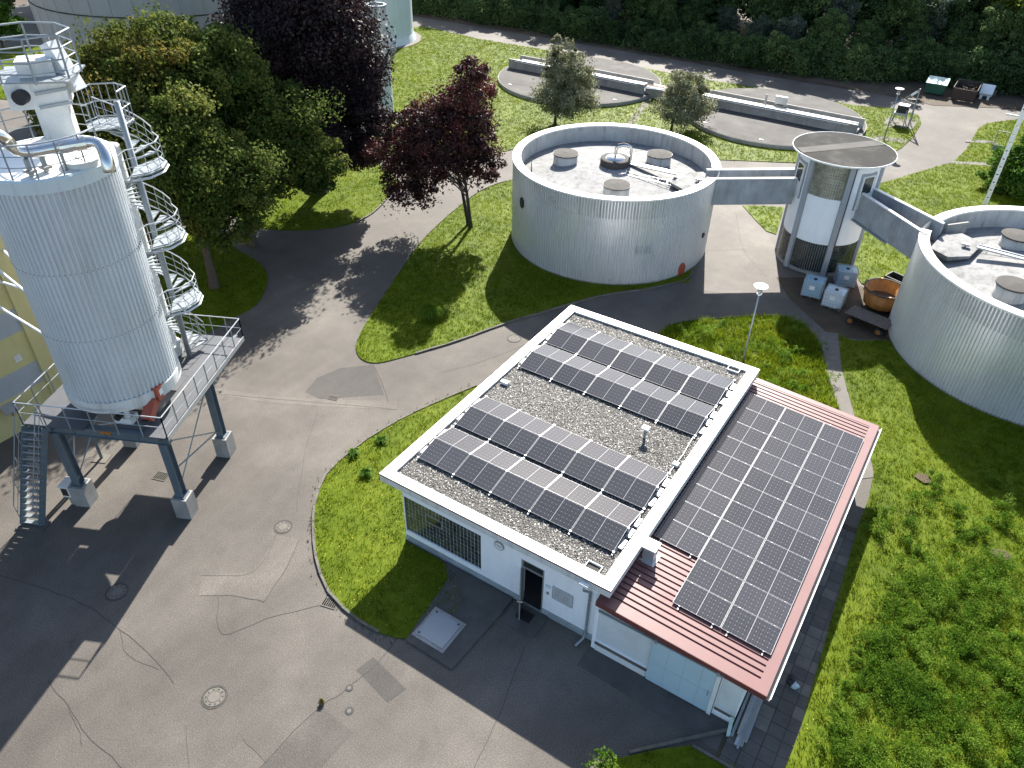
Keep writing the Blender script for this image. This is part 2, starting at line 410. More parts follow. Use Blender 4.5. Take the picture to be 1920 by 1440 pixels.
# ================================================================ THE GROUND
M['asphalt_mid'] = asphalt('patched_asphalt', (.086, .077, .067)); M['asphalt_light'] = asphalt('light_asphalt_patch', (.121, .107, .092))
mb = MB(); mb.add([(-500, -200, -.03), (400, -200, -.03), (400, 600, -.03), (-500, 600, -.03)], [(0, 1, 2, 3)]); struct('ground', mb, 'earth')
yard = [(-90, -60), (17.5, -60), (17.5, -8), (17.2, 26), (19.5, 60), (26, 66), (60, 68), (60, 76), (16, 78.2), (5.5, 78.2), (0, 75.3), (-20, 75.1), (-60, 74.2), (-110, 72)]
struct('asphalt_yard', MB().prism(yard, -.028, 0.), 'asphalt')
def patch(name, pts, mat, z=.004): return struct(name, MB().add([(x, y, z) for x, y in pts], [tuple(range(len(pts)))]), mat)
patch('light_patch', px((378,1079),(475,1073),(500,1035),(518,1003),(562,1011),(530,1075),(495,1128),(431,1117),(372,1118)), 'asphalt_light')
patch('dark_patch', px((602,1326),(663,1374),(602,1440),(560,1500),(440,1500),(499,1427)), 'asphalt_mid')
patch('dark_patch', px((668,1256),(700,1232),(762,1292),(727,1318)), 'asphalt_dark')
patch('light_patch', px((455,1388),(499,1427),(440,1500),(330,1500)), 'asphalt_light')
patch('light_patch', px((405,728),(500,742),(600,748),(745,752),(742,768),(600,762),(500,755),(395,738)), 'asphalt_light')
patch('light_patch', px((1322,383),(1400,386),(1450,455),(1457,520),(1480,560),(1300,545),(1310,500)), 'asphalt_light')
patch('dark_patch', px((595,708),(640,690),(700,684),(720,740),(600,748),(572,735)), 'asphalt_dark')
patch('light_patch', px((495,525),(545,515),(570,535),(520,560)), 'asphalt_light')
mbc = MB()
def crack(pts, wd=.035):
    wd *= .6
    P = smoothed(px(*pts), 4, False); 
    P = [(x+random.uniform(-.03, .03), y+random.uniform(-.03, .03)) for x, y in P]
    for (x0, y0), (x1, y1) in zip(P, P[1:]):
        d = math.hypot(x1-x0, y1-y0)
        if d < 1e-4: continue
        nx, ny = -(y1-y0)/d*wd/2, (x1-x0)/d*wd/2
        mbc.add([(x0-nx, y0-ny, .008), (x1-nx, y1-ny, .008), (x1+nx, y1+ny, .008), (x0+nx, y0+ny, .008)], [(0, 1, 2, 3)])
crack([(0,1078),(95,1108),(170,1140),(225,1180),(290,1235),(327,1282)])
crack([(752,1190),(700,1250),(640,1300),(600,1325),(500,1425),(440,1500)])
crack([(410,1120),(415,1190),(500,1160),(603,1135)], .03)
crack([(88,1275),(128,1325),(165,1378),(210,1420),(260,1470)])
crack([(128,1325),(150,1375),(152,1400)], .025); crack([(225,1180),(240,1230),(300,1255)], .02)
crack([(562,1011),(530,1075),(495,1128)], .03); crack([(372,1118),(431,1117),(495,1128)], .03); crack([(378,1079),(475,1073),(518,1003)], .03)
crack([(700,683),(715,715),(728,755)], .05); crack([(985,1210),(940,1330),(890,1440)], .03)
crack([(400,738),(560,752),(745,768)], .03); crack([(596,770),(570,860),(555,960)], .025); crack([(455,1388),(500,1430)], .03)
crack([(1380,400),(1395,470),(1440,520)], .03); crack([(1325,470),(1400,468)], .03)
crack([(820,700),(900,680),(1000,640)], .02); crack([(350,1360),(355,1440)], .02)
struct('asphalt_cracks', mbc, 'crack')

# lawns: raised sheets with blades on them
L1 = px((669,662),(670,640),(690,600),(715,562),(742,520),(770,478),(802,440),(850,396),(905,356),(958,338))+px((1060,320),(1200,310),(1290,330))+px((1302,505),(1255,532),(1200,545),(1150,551),(1110,560),(1050,577),(990,595),(945,608),(850,643),(760,669),(710,681),(683,677))
L4 = px((893,724),(850,742),(800,763),(735,795),(680,830),(630,870),(602,905),(589,945),(586,990),(592,1045),(605,1090),(628,1128),(665,1160),(705,1185),(740,1196),(768,1199))+[(5.0,-1.35),(3.9,-.2),(2.6,.05),(.93,.05),(.93,10.2)]
L5 = px((1420,727),(1380,700),(1262,640),(1235,626),(1255,612),(1300,603),(1350,600),(1420,594),(1470,596),(1505,608),(1528,632),(1542,660),(1550,700),(1562,735),(1575,775),(1560,772))
L6 = px((1572,630),(1600,640),(1690,640),(1750,640),(1800,560),(2100,560),(2500,900),(2700,1500),(2300,1900),(1460,1720),(1440,1480),(1472,1440),(1500,1370),(1530,1260),(1562,1150),(1588,1060),(1608,990),(1630,930),(1638,885),(1625,830),(1604,785),(1588,730),(1578,690))
L3 = px((1632,352),(1690,333),(1740,318),(1790,306),(1850,312),(1925,322),(2000,400),(1900,440),(1760,470),(1700,520),(1690,548),(1655,545),(1615,532),(1606,505),(1590,450),(1600,380))
L3b = px((1392,386),(1440,387),(1470,390),(1455,440),(1437,434),(1418,415))
L2 = px((748,58),(790,50),(900,74),(1010,92),(1100,108),(1200,127),(1300,146),(1400,162),(1500,180),(1600,198),(1690,206),(1722,217),(1727,232),(1712,258),(1690,278),(1640,305),(1600,310),(1495,306),(1400,302),(1345,300),(1200,292),(1100,282),(1000,272),(955,282),(900,300),(800,292),(700,290),(690,200))
L9 = px((1788,303),(1812,280),(1835,240),(1850,232),(1905,225),(2000,230),(2100,330),(1925,318),(1850,308))
L7 = px((532,432),(620,428),(668,416),(700,398),(730,366),(746,345),(725,322),(690,300),(600,300),(480,330),(440,380),(460,420))
L8 = px((300,640),(380,628),(430,600),(480,572),(500,535),(499,510),(478,488),(440,466),(400,440),(250,430),(200,500),(250,600))
L10 = px((-80,90),(20,88),(92,84),(130,150),(110,190),(50,190),(-80,180))
lawns = []
def lawn(poly, n=3, z=.05, sm=True):
    P = smoothed(poly, n) if sm else poly
    struct('lawn', MB().prism(P, -.02, z), 'turf'); lawns.append(P); return P
L1 = lawn(L1); L4 = lawn(L4, sm=False); L5 = lawn(L5, sm=False); L6 = lawn(L6, sm=False); L3 = lawn(L3); L3b = lawn(L3b, sm=False); L2 = lawn(L2, sm=False); L9 = lawn(L9, sm=False); L7 = lawn(L7); L8 = lawn(L8); L10 = lawn(L10, sm=False)
struct('dirt_verge', MB().prism(px((780,28),(900,47),(1050,72),(1200,97),(1400,135),(1560,160),(1700,186),(1750,198),(1850,202),(1930,205),(2100,215),(2100,120),(1700,130),(1300,80),(900,20),(780,8)), -.02, .03), 'earth')
struct('worn_path', MB().prism(px((1222,165),(1234,168),(1216,196),(1190,232),(1174,232),(1205,192)), .0, .056), 'concrete_path')
for pts in (((1785,303),(1850,306),(1850,311),(1783,308)), ((1812,262),(1870,266),(1870,271),(1810,267)), ((1640,255),(1700,262),(1698,270),(1636,263)), ((1660,222),(1722,224),(1716,238),(1660,240))):
    struct('footpath', MB().prism(px(*pts), .0, .058), 'concrete_path')
struct('footpath', MB().prism(px((20,50),(60,45),(95,82),(30,92),(-60,92),(-60,60)), .0, .02), 'concrete_path')
struct('dirt_patch', MB().prism(px((1655,545),(1700,520),(1720,560),(1690,640),(1560,632),(1480,560),(1455,520),(1500,520),(1600,535)), -.02, .006), 'earth')

# footpath beside the lean-to: poured strip, then single slabs
struct('footpath', MB().prism(px((1536,622),(1572,626),(1578,690),(1588,730),(1606,787),(1632,850),(1640,895),(1560,905),(1562,800),(1558,740),(1550,690)), -.02, .02), 'concrete_path')
pav = bpy.data.objects.new('paved_strip', MB().prism([(14.9,-8.5),(17.15,-8.5),(17.15,9.2),(16.8,11.2),(15.1,11.2),(15.1,.0),(14.9,0)], -.02, .012).mesh('paved_strip', M['earth'])); COL.objects.link(pav); pav['kind'] = 'structure'
slab_me = {}
for i in range(4):
    for j in range(38):
        x = 15.28+i*.51; y = -8.1+j*.505
        if y < -1.4 and i == 0 and random.random() < .0: continue
        o = bpy.data.objects.new('paving_slab', None) if 0 else None
        if 's' not in slab_me: slab_me['s'] = [MB().box(-.245, .245, -.245, .245, -.03, 0).mesh('paving_slab', M[mm]) for mm in ('slab', 'slab', 'concrete_path')]
        o = bpy.data.objects.new('paving_slab', slab_me['s'][(i*7+j*5+random.randrange(3)) % 3]); COL.objects.link(o); o.parent = pav
        o.location = (x, y, .035+random.uniform(-.006, .008)); o.rotation_euler = (random.uniform(-.01, .01), random.uniform(-.01, .01), random.uniform(-.012, .012))
for i in range(2):                                    # slabs in front of the lean-to gable end
    for j in range(5):
        o = bpy.data.objects.new('paving_slab', slab_me['s'][(i+j) % 3]); COL.objects.link(o); o.parent = pav; o.location = (14.77-i*.51, -5.6+j*.505, .03)

# kerbs of single stones
def kerb(poly, a, b, h=.09, st=.95):
    k = bpy.data.objects.new('kerb', MB().box(poly[a][0]-.02, poly[a][0]+.02, poly[a][1]-.02, poly[a][1]+.02, -.04, -.01).mesh('kerb', M['kerb'])); COL.objects.link(k); k['kind'] = 'structure'
    P = poly[a:b+1]; seg = []; acc = 0
    pts = [np.array(P[0])]
    for p in P[1:]:
        p = np.array(p)
        while np.linalg.norm(p-pts[-1]) >= st:
            d = (p-pts[-1])/np.linalg.norm(p-pts[-1]); pts.append(pts[-1]+d*st)
    for p, q in zip(pts, pts[1:]):
        c = (p+q)/2; ang = math.atan2(*(q-p)[::-1])
        o = bpy.data.objects.new('kerb_stone', kerb.me); COL.objects.link(o); o.parent = k
        o.location = (c[0], c[1], h/2+random.uniform(-.012, .012)); o.rotation_euler = (0, random.uniform(-.015, .015), ang+random.uniform(-.02, .02))
kerb.me = MB().box(-.465, .465, -.05, .05, -.05, .05).mesh('kerb_stone', M['kerb'])
def near(poly, q):
    g = G(*q); return min(range(len(poly)), key=lambda i: (poly[i][0]-g[0])**2+(poly[i][1]-g[1])**2)
def kerb_between(poly, q0, q1):
    a, b = near(poly, q0), near(poly, q1)
    if a > b: P = poly[a:]+poly[:b+1]
    else: P = poly[a:b+1]
    kerb(P, 0, len(P)-1)
L4s = smoothed(px((893,724),(850,742),(800,763),(735,795),(680,830),(630,870),(602,905),(589,945),(586,990),(592,1045),(605,1090),(628,1128),(665,1160),(705,1185),(740,1196)), 3, False)
kerb(L4s, 0, len(L4s)-1)
kerb_between(L1, (945,608), (742,520)) if near(L1, (945,608)) < near(L1, (742,520)) else kerb_between(L1, (742,520), (945,608))
kerb_between(L1, (1200,545), (760,669))
kerb(smoothed(px((668,418),(702,398),(732,366),(748,345)), 3, False), 0, 9)
kerb(smoothed(px((1255,610),(1300,601),(1350,598),(1420,592),(1470,594),(1505,606)), 3, False), 0, 15)

# manholes and gullies
def manhole(q, R, label, mat='concrete_path'):
    x, y = q; t = thing('manhole_cover', label, 'manhole', (x, y, 0))
    part('ring', MB().ring(x, y, R*.62, R, .0, .014, 28), 'kerb', t); part('outer_ring', MB().ring(x, y, R*1.06, R*1.25, .0, .011, 28), 'asphalt_dark', t)
    part('lid', MB().lathe(x, y, [(R*.58, 0), (R*.58, .018), (.01, .02)], 28), mat, t)
    mb = MB()
    for k in range(10):
        a = 2*PI*k/10; mb.box(x+R*.8*math.cos(a)-.025, x+R*.8*math.cos(a)+.025, y+R*.8*math.sin(a)-.025, y+R*.8*math.sin(a)+.025, .0, .019)
    part('vent_holes', mb, 'black', t)
manhole(G(402,1307), .35, 'round manhole cover at the bottom of the sunlit yard, left of the dark patch')
manhole(G(531,988), .31, 'round manhole cover beside the curved kerb of the lawn')
manhole(G(219,1110), .34, 'round manhole cover lying in the shadow of the silo')
manhole(G(964,635), .33, 'pale round manhole cover in the road behind the white building')
manhole(G(655,1290), .11, 'upper of two tiny round valve covers near the crack')
manhole(G(655,1333), .12, 'lower of two tiny round valve covers, in a weedy dark spot')
def gully(q, ang, hx, hy, label):
    x, y = q; t = thing('drain_grate', label, 'drain', (x, y, 0))
    part('pit', MB().rbox(x, y, ang, hx, hy, .0, .006), 'dark', t)  # flat near-black sheet paints the shade below the bars
    c, s = math.cos(ang), math.sin(ang); n = 7
    for k in range(n+1):
        o = -hx+2*hx*k/n; part('bar', MB().rbox(x+o*c, y+o*s, ang, .016, hy, .004, .022), 'kerb', t)
    f = MB()
    for sgn in (-1, 1): f.rbox(x-s*hy*sgn, y+c*hy*sgn, ang, hx+.02, .02, .003, .025)
    part('frame', f, 'kerb', t)
gully(G(619,1131), .25, .28, .2, 'slotted drain grate against the lawn kerb')
gully(G(625,746), .3, .24, .16, 'slotted drain grate in the road above the yard')
gully(G(302,893), .3, .3, .24, 'dark drain grate under the silo platform')

# slab with hatch before the white building
t = thing('hatch_slab', 'concrete apron with a pale square steel hatch in front of the building', 'hatch', (5, -2.3, 0))
ap = [(3.95,-3.6),(6.05,-3.62),(6.2,-.75),(6.2,.08),(3.0,.08),(3.6,-.6)]
part('apron', MB().prism(ap, -.02, .08), 'slab', t)
part('upstand', MB().box(4.0, 5.42, -3.32, -1.88, .06, .13), 'concrete', t)
part('lid', MB().box(4.1, 5.3, -3.2, -2.0, .13, .155), 'galv', t)
for a, b in ((4.2, -2.06), (5.2, -2.06), (4.2, -3.12)): part('hinge', MB().box(a-.04, a+.04, b-.03, b+.03, .155, .17), 'crack', t)
struct('doorstep', MB().box(6.35, 7.75, -.95, .1, -.02, .07), 'slab')
single('doormat', MB().box(6.7, 7.3, -.55, -.12, .07, .085), 'black', 'dark rectangular mat on the step before the open door', 'doormat')
patch('entrance_strip', [(9.6,-1.0),(14.9,-1.25),(14.9,-.1),(9.6,-.1)], 'slab', .006)

# ================================================================ THE WHITE BUILDING
H = 3.383; W = 10.067; LN = 15.138; FY = .15
bld = thing('flat_roof_building', 'white single storey building with a gravel flat roof and white parapet', 'building', (5, 7.5, 0))
wx0, wx1 = .95, 9.65
gx0, gx1, gz0, gz1 = 1.0, 4.68, .62, 2.58      # glass-block window
dx0, dx1, dz1 = 6.47, 7.45, 2.48
fw = MB()
for a in ((wx0, gx0, .36, 3.0), (gx1, dx0, .36, 3.0), (dx1, wx1, .36, 3.0), (gx0, gx1, .36, gz0), (gx0, gx1, gz1, 3.0), (dx0, dx1, dz1, 3.0)):
    fw.box(a[0], a[1], FY, FY+.3, a[2], a[3])
part('front_wall', fw, 'render', bld)
part('side_wall', MB().box(wx0, wx0+.3, FY+.3, LN-.5, .0, 3.0), 'render', bld)
part('side_wall', MB().box(wx1-.3, wx1, FY+.3, LN-.5, .0, 3.0), 'render', bld)
part('back_wall', MB().box(wx0+.3, wx1-.3, LN-.8, LN-.5, .0, 3.0), 'render', bld)
p = MB(); p.box(wx0-.012, dx0, FY-.012, FY+.3, 0, .36); p.box(dx1, wx1+.002, FY-.012, FY+.3, 0, .36); part('plinth', p, 'plinth', bld)
part('floor', MB().box(wx0+.3, wx1-.3, FY+.3, LN-.8, .0, .03), 'slab', bld)
fas = MB(); fas.box(0, W, 0, .43, 2.99, H-.05); fas.box(0, W, LN-.43, LN, 2.99, H-.05); fas.box(0, .43, .43, LN-.43, 2.99, H-.05); fas.box(W-.43, W, .43, LN-.43, 2.99, H-.05)
part('fascia', fas, 'offwhite', bld)
cap = MB(); e = .012; cap.box(-e, W+e, -e, .44, H-.05, H); cap.box(-e, W+e, LN-.44, LN+e, H-.05, H); cap.box(-e, .44, .44, LN-.44, H-.05, H); cap.box(W-.44, W+e, .44, LN-.44, H-.05, H)
part('parapet_cap', cap, 'parapet', bld)
tr = MB(); tr.box(-.02, W+.02, -.022, -.012, H-.075, H-.03); tr.box(-.022, -.012, -.012, LN, H-.075, H-.03); part('drip_edge', tr, 'maroon_side', bld)
part('roof_slab', MB().box(.43, W-.43, .43, LN-.43, 3.0, H-.12), 'gravelbed', bld)
# loose stones on the roof
N = 60000
gx = rng.uniform(.46, W-.46, N); gy = rng.uniform(.46, LN-.46, N)
base = np.array([[0, 0, .9], [1, 0, 0], [-.3, .9, .1], [-.8, -.7, 0]])
S = rng.uniform(.016, .042, N); ang = rng.uniform(0, 2*PI, N)
def scatter_shape(basev, faces, X, Y, Z, S, ang, tilt=None):
    c, s = np.cos(ang), np.sin(ang); n = len(X); k = len(basev)
    V = np.empty((n, k, 3), np.float32)
    for i, (a, b, q) in enumerate(basev):
        V[:, i, 0] = X+S*(a*c-b*s); V[:, i, 1] = Y+S*(a*s+b*c); V[:, i, 2] = Z+S*q
    F = np.asarray(faces)[None]+(np.arange(n)*k)[:, None, None]
    return V.reshape(-1, 3), F.reshape(-1, len(faces[0]))
def np_mesh(name, V, F, mat, var=None):
    me = bpy.data.meshes.new(name); nv, nf = len(V), len(F); q = F.shape[1]
    me.vertices.add(nv); me.vertices.foreach_set('co', np.ascontiguousarray(V, np.float32).ravel())
    me.loops.add(nf*q); me.loops.foreach_set('vertex_index', np.ascontiguousarray(F, np.int32).ravel())
    me.polygons.add(nf); me.polygons.foreach_set('loop_start', np.arange(0, nf*q, q, dtype=np.int32))
    try: me.polygons.foreach_set('loop_total', np.full(nf, q, np.int32))
    except Exception: pass
    if var is not None:
        a = me.attributes.new('var', 'FLOAT', 'FACE'); a.data.foreach_set('value', np.ascontiguousarray(var, np.float32))
    me.materials.append(mat); me.update(calc_edges=True); return me
jit = rng.uniform(-.4, .4, (N, 4, 3))*S[:, None, None]
V, F = scatter_shape(base, [(0, 1, 2), (0, 2, 3), (0, 3, 1)], gx, gy, np.full(N, H-.118), S, ang)
V = (V.reshape(N, 4, 3)+jit).reshape(-1, 3)
mg, ntg, bgm, og = newmat('gravel_stones')
a_ = ntg.nodes.new('ShaderNodeAttribute'); a_.attribute_name = 'var'
ntg.links.new(ramp(ntg, a_.outputs['Fac'], [(.0, (.04, .037, .033)), (.45, (.15, .143, .13)), (.8, (.34, .325, .3)), (1., (.6, .58, .54))]), bgm.inputs['Base Color']); bgm.inputs['Roughness'].default_value = .65
M['stones'] = mg
me = np_mesh('gravel', V-np.array([5, 7.5, 0]), F, mg, np.repeat(rng.uniform(0, 1, N)**1.3, 3))
o = bpy.data.objects.new('gravel', me); COL.objects.link(o); o.parent = bld; o['kind'] = 'stuff'

# window of glass blocks: every block a child of the window
win = part('glass_block_window', MB().box(gx0, gx1, FY+.065, FY+.2, gz0, gz1), 'mortar', bld)
cols, rows = 22, 9; cw = (gx1-gx0)/cols; rh = (gz1-gz0)/rows
bme = [MB().box(-cw/2+.014, cw/2-.014, -.05, .02, -rh/2+.014, rh/2-.014).mesh('glass_block', M[k]) for k in ('glassblock', 'glassblock', 'glass')]
for i in range(cols):
    for j in range(rows):
        if 6 <= i <= 10 and j in (5, 6): continue
        o = bpy.data.objects.new('glass_block', bme[random.randrange(3)]); COL.objects.link(o); o.parent = win
        o.location = Vector((gx0+cw*(i+.5), FY+.1+random.uniform(-.004, .004), gz0+rh*(j+.5)))-wloc(win)
        o.rotation_euler = (random.uniform(-.02, .02), 0, random.uniform(-.02, .02))
x0, x1, z0, z1 = gx0+cw*6, gx0+cw*11, gz0+rh*5, gz0+rh*7
v = MB(); v.box(x0+.01, x1-.01, FY+.03, FY+.13, z0+.01, z0+.05); v.box(x0+.01, x1-.01, FY+.03, FY+.13, z1-.05, z1-.01); v.box(x0+.01, x0+.05, FY+.03, FY+.13, z0+.05, z1-.05); v.box(x1-.05, x1-.01, FY+.03, FY+.13, z0+.05, z1-.05)
part('vent_flap', v, 'doorgrey', win); part('vent_pane', MB().box(x0+.05, x1-.05, FY+.06, FY+.11, z0+.05, z1-.05), 'glass', win)
fr = MB(); fr.box(gx0-.02, gx0+.01, FY+.02, FY+.1, gz0, gz1); part('window_jamb', fr, 'doorgrey', win)

# door: frame, transom light, leaf standing open
df = MB(); df.box(dx0, dx0+.07, FY+.02, FY+.14, 0, dz1); df.box(dx1-.07, dx1, FY+.02, FY+.14, 0, dz1); df.box(dx0+.07, dx1-.07, FY+.02, FY+.14, dz1-.07, dz1); df.box(dx0+.07, dx1-.07, FY+.02, FY+.14, 2.02, 2.09)
door = part('door', df, 'doorgrey', bld)
part('transom_pane', MB().box(dx0+.07, dx1-.07, FY+.06, FY+.08, 2.09, dz1-.07), 'glass', door)
part('threshold', MB().box(dx0+.0, dx1-.0, FY-.03, FY+.02, .0, .12), 'galv_light', door)
lf = MB(); lf.obox((dx0+.02+.5*.44, FY-.02-.86*.44, 1.06), (.5, -.866, 0), (.866, .5, 0), (0, 0, 1), .44, .022, .95); part('door_leaf', lf, 'doorgrey', door)
hx_, hy_ = dx0+.02+.5*.78, FY-.02-.866*.78; hd = MB(); hd.tube([(hx_, hy_, 1.05), (hx_-.08, hy_-.045, 1.05), (hx_-.13, hy_+.06, 1.05)], .015); hd.tube([(hx_, hy_, 1.05), (hx_+.09, hy_+.05, 1.05), (hx_+.04, hy_+.15, 1.05)], .015)
part('handle', hd, 'chrome', door)
rm = MB(); rm.box(dx0-.1, dx1+.4, FY+2.0, FY+2.1, .03, 2.9); part('inner_shade_panel', rm, 'dark', bld)  # near-black panel paints the room's shade behind the open door

# wall clock, signs, down pipe
t = thing('wall_clock', 'round wall clock on the white wall between window and door', 'clock', (5.52, FY, 2.6))
c = MB(); c.tube([(5.52, FY, 2.6), (5.52, FY-.06, 2.6)], .21, 28); part('rim', c, 'doorgrey', t)
c = MB(); c.tube([(5.52, FY-.06, 2.6), (5.52, FY-.066, 2.6)], .185, 28); part('dial', c, 'white', t)
c = MB(); c.beam((5.52, FY-.072, 2.6), (5.44, FY-.072, 2.68), .018, .01); c.beam((5.52, FY-.074, 2.6), (5.65, FY-.074, 2.62), .014, .01); part('hand', c, 'black', t)
c = MB()
for k in range(12):
    a = PI*k/6; c.beam((5.52+.14*math.cos(a), FY-.07, 2.6+.14*math.sin(a)), (5.52+.17*math.cos(a), FY-.07, 2.6+.17*math.sin(a)), .012, .006)
part('hour_marks', c, 'black', t)
t = thing('notice_board', 'grey metal notice board on the wall right of the door', 'sign', (8.28, FY, 1.5))
part('board', MB().box(7.86, 8.66, FY-.03, FY, 1.28, 1.92), 'signgrey', t)
f = MB(); f.box(7.84, 8.68, FY-.04, FY, 1.26, 1.28); f.box(7.84, 8.68, FY-.04, FY, 1.92, 1.94); f.box(7.84, 7.86, FY-.04, FY, 1.28, 1.92); f.box(8.66, 8.68, FY-.04, FY, 1.28, 1.92); part('frame', f, 'galv_light', t)
f = MB()
for k in range(8):
    z = 1.84-k*.07; x = 7.93
    while x < 8.5:
        l = random.uniform(.03, .12); f.box(x, min(x+l, 8.58), FY-.032, FY-.029, z-.012, z+.008); x += l+.03
part('printed_lines', f, 'doorgrey', t)
t = thing('exit_sticker', 'small white and green sticker beside the door frame', 'sign', (7.63, FY, 1.75))
part('sheet', MB().box(7.54, 7.74, FY-.006, FY, 1.66, 1.8), 'teal', t); part('inset', MB().box(7.56, 7.72, FY-.009, FY-.006, 1.68, 1.76), 'white', t)
single('light_switch', MB().box(7.6, 7.69, FY-.04, FY, 1.33, 1.43), 'doorgrey', 'small grey switch box below the green sticker', 'switch')
t = thing('down_pipe', 'grey down pipe with a box head at the front corner of the white building', 'drainpipe', (9.35, FY-.12, 0))
part('hopper', MB().box(8.98, 9.32, -.2, -.025, 3.12, 3.24), 'white', t)
part('pipe', MB().tube([(9.15, -.1, 3.12), (9.15, -.1, 2.85), (9.33, FY-.08, 2.7), (9.33, FY-.08, .35), (9.3, FY-.2, .15), (9.2, -.42, .08)], .05, 10), 'galv', t, smooth=True)
for z in (2.2, .8): part('clamp', MB().ring(9.33, FY-.08, .05, .06, z, z+.04, 12), 'galv_light', t)

# small things on the flat roof
RZ = H-.115
t = thing('roof_vent', 'small white capped vent pipe standing alone on the gravel', 'vent', (7.63, 7.83, RZ))
part('pipe', MB().cyl(7.63, 7.83, .06, RZ, RZ+.5, 12), 'galv', t); part('cap', MB().box(7.48, 7.78, 7.7, 7.96, RZ+.5, RZ+.58), 'white', t)
t = thing('junction_box', 'pale electrical box with a black cable on the left edge of the gravel roof', 'electrical box', (.75, 7.7, RZ))
part('box', MB().box(.62, .98, 7.55, 7.75, RZ+.02, RZ+.16), 'white', t)
part('cable', MB().tube([(.7, 7.7, RZ+.1), (.45, 7.9, H+.1), (.2, 7.95, H+.12), (.0, 7.8, H+.05), (-.06, 7.7, H-.3)], .016, 6), 'black', t, smooth=True)
t = thing('cable_duct', 'thin white conduit running along the right side of the gravel roof', 'conduit', (9.3, 8, RZ))
part('duct', MB().tube([(9.35, 6.2, RZ+.06), (9.4, 7.7, RZ+.06), (9.3, 9.4, RZ+.06), (9.25, 10.9, RZ+.06)], .018, 6), 'white', t); part('box', MB().box(9.28, 9.5, 6.9, 7.1, RZ, RZ+.14), 'white', t)
for (cx, cy, s, lab) in ((9.1, .62, 1, 'small white frame round a roof drain at the front corner of the gravel'), (9.05, LN-.62, -1, 'small white frame round a roof drain at the far corner of the gravel')):
    t = thing('roof_drain', lab, 'drain', (cx, cy, RZ)); f = MB()
    f.box(cx-.27, cx+.27, cy+.15*s-.012, cy+.15*s+.012, RZ, RZ+.1); f.box(cx-.28, cx-.256, cy-.17, cy+.17, RZ, RZ+.1); f.box(cx+.256, cx+.28, cy-.17, cy+.17, RZ, RZ+.1)
    part('frame', f, 'white', t); part('pit', MB().box(cx-.25, cx+.25, cy-.13, cy+.13, RZ, RZ+.025), 'crack', t)

# ---- solar modules
MW, MH = 1.722, 1.134
def module_mesh():
    me = MB().box(-MW/2+.012, MW/2-.012, -MH/2+.006, MH/2-.006, -.02, .0).mesh('solar_panel', M['solar'])
    uvl = me.uv_layers.new(name='UVMap')
    for p_ in me.polygons:
        for li in p_.loop_indices:
            c_ = me.vertices[me.loops[li].vertex_index].co
            uvl.data[li].uv = ((c_.x+MW/2-.02)/(MW-.04), (c_.y+MH/2-.02)/(MH-.04))
    return me
pm = module_mesh()
f = MB(); f.box(-MW/2, MW/2, -MH/2, -MH/2+.008, -.03, .002); f.box(-MW/2, MW/2, MH/2-.008, MH/2, -.03, .002); f.box(-MW/2, -MW/2+.018, -MH/2+.008, MH/2-.008, -.03, .002); f.box(MW/2-.018, MW/2, -MH/2+.008, MH/2-.008, -.03, .002)
fm = f.mesh('frame', M['alu'])
def module(root, loc, rx, ry=0.):
    o = bpy.data.objects.new('solar_panel', pm); COL.objects.link(o); o.parent = root; o.location = Vector(loc)-root.location; o.rotation_euler = (rx, ry, 0)
    q = bpy.data.objects.new('frame', fm); COL.objects.link(q); q.parent = o
row_y = [1.555, G(852.8, 794.3, H)[1], G(973.8, 687.1, H)[1], 11.414]
labs = ['front row of paired solar panels on the gravel roof, nearest the door wall', 'second row of paired solar panels on the gravel roof, just before the open gravel', 'third row of paired solar panels on the gravel roof, just behind the open gravel', 'rearmost row of paired solar panels on the gravel roof']
for ry_, lab in zip(row_y, labs):
    w1, rise = 1.112, .218; tilt = math.atan2(rise, w1); X0 = .685; z0 = H
    root = thing('solar_row', lab, 'solar panels', (X0, ry_, z0), 'rows of solar panels on the gravel roof')
    for k in range(5):
        xc = X0+MW/2+k*(MW+.02)
        module(root, (xc, ry_+w1/2, z0+rise/2), tilt); module(root, (xc, ry_+w1*1.5+.03, z0+rise/2), -tilt)
    XE = X0+5*(MW+.02)
    for k in range(6):
        xx = X0-.01+k*(MW+.02)
        b = MB(); b.beam((xx, ry_-.12, z0-.06), (xx, ry_+w1*2+.15, z0-.06), .05, .035); part('rail', b, 'galv_light', root)
        for bb in ((ry_-.03, ry_+.03, z0-.08, z0+.015), (ry_+w1-.02, ry_+w1+.05, z0-.06, z0+rise+.012), (ry_+2*w1+.02, ry_+2*w1+.07, z0-.08, z0+.015)): part('clamp', MB().box(xx-.035, xx+.035, *bb), 'galv_light', root)
    for xe in (X0-.1, XE+.1):
        for k in range(3): part('ballast', MB().box(xe-.07, xe+.07, ry_+.3+k*.62, ry_+.75+k*.62, RZ+.01, RZ+.1), 'galv_light' if xe > 2 else 'white', root)

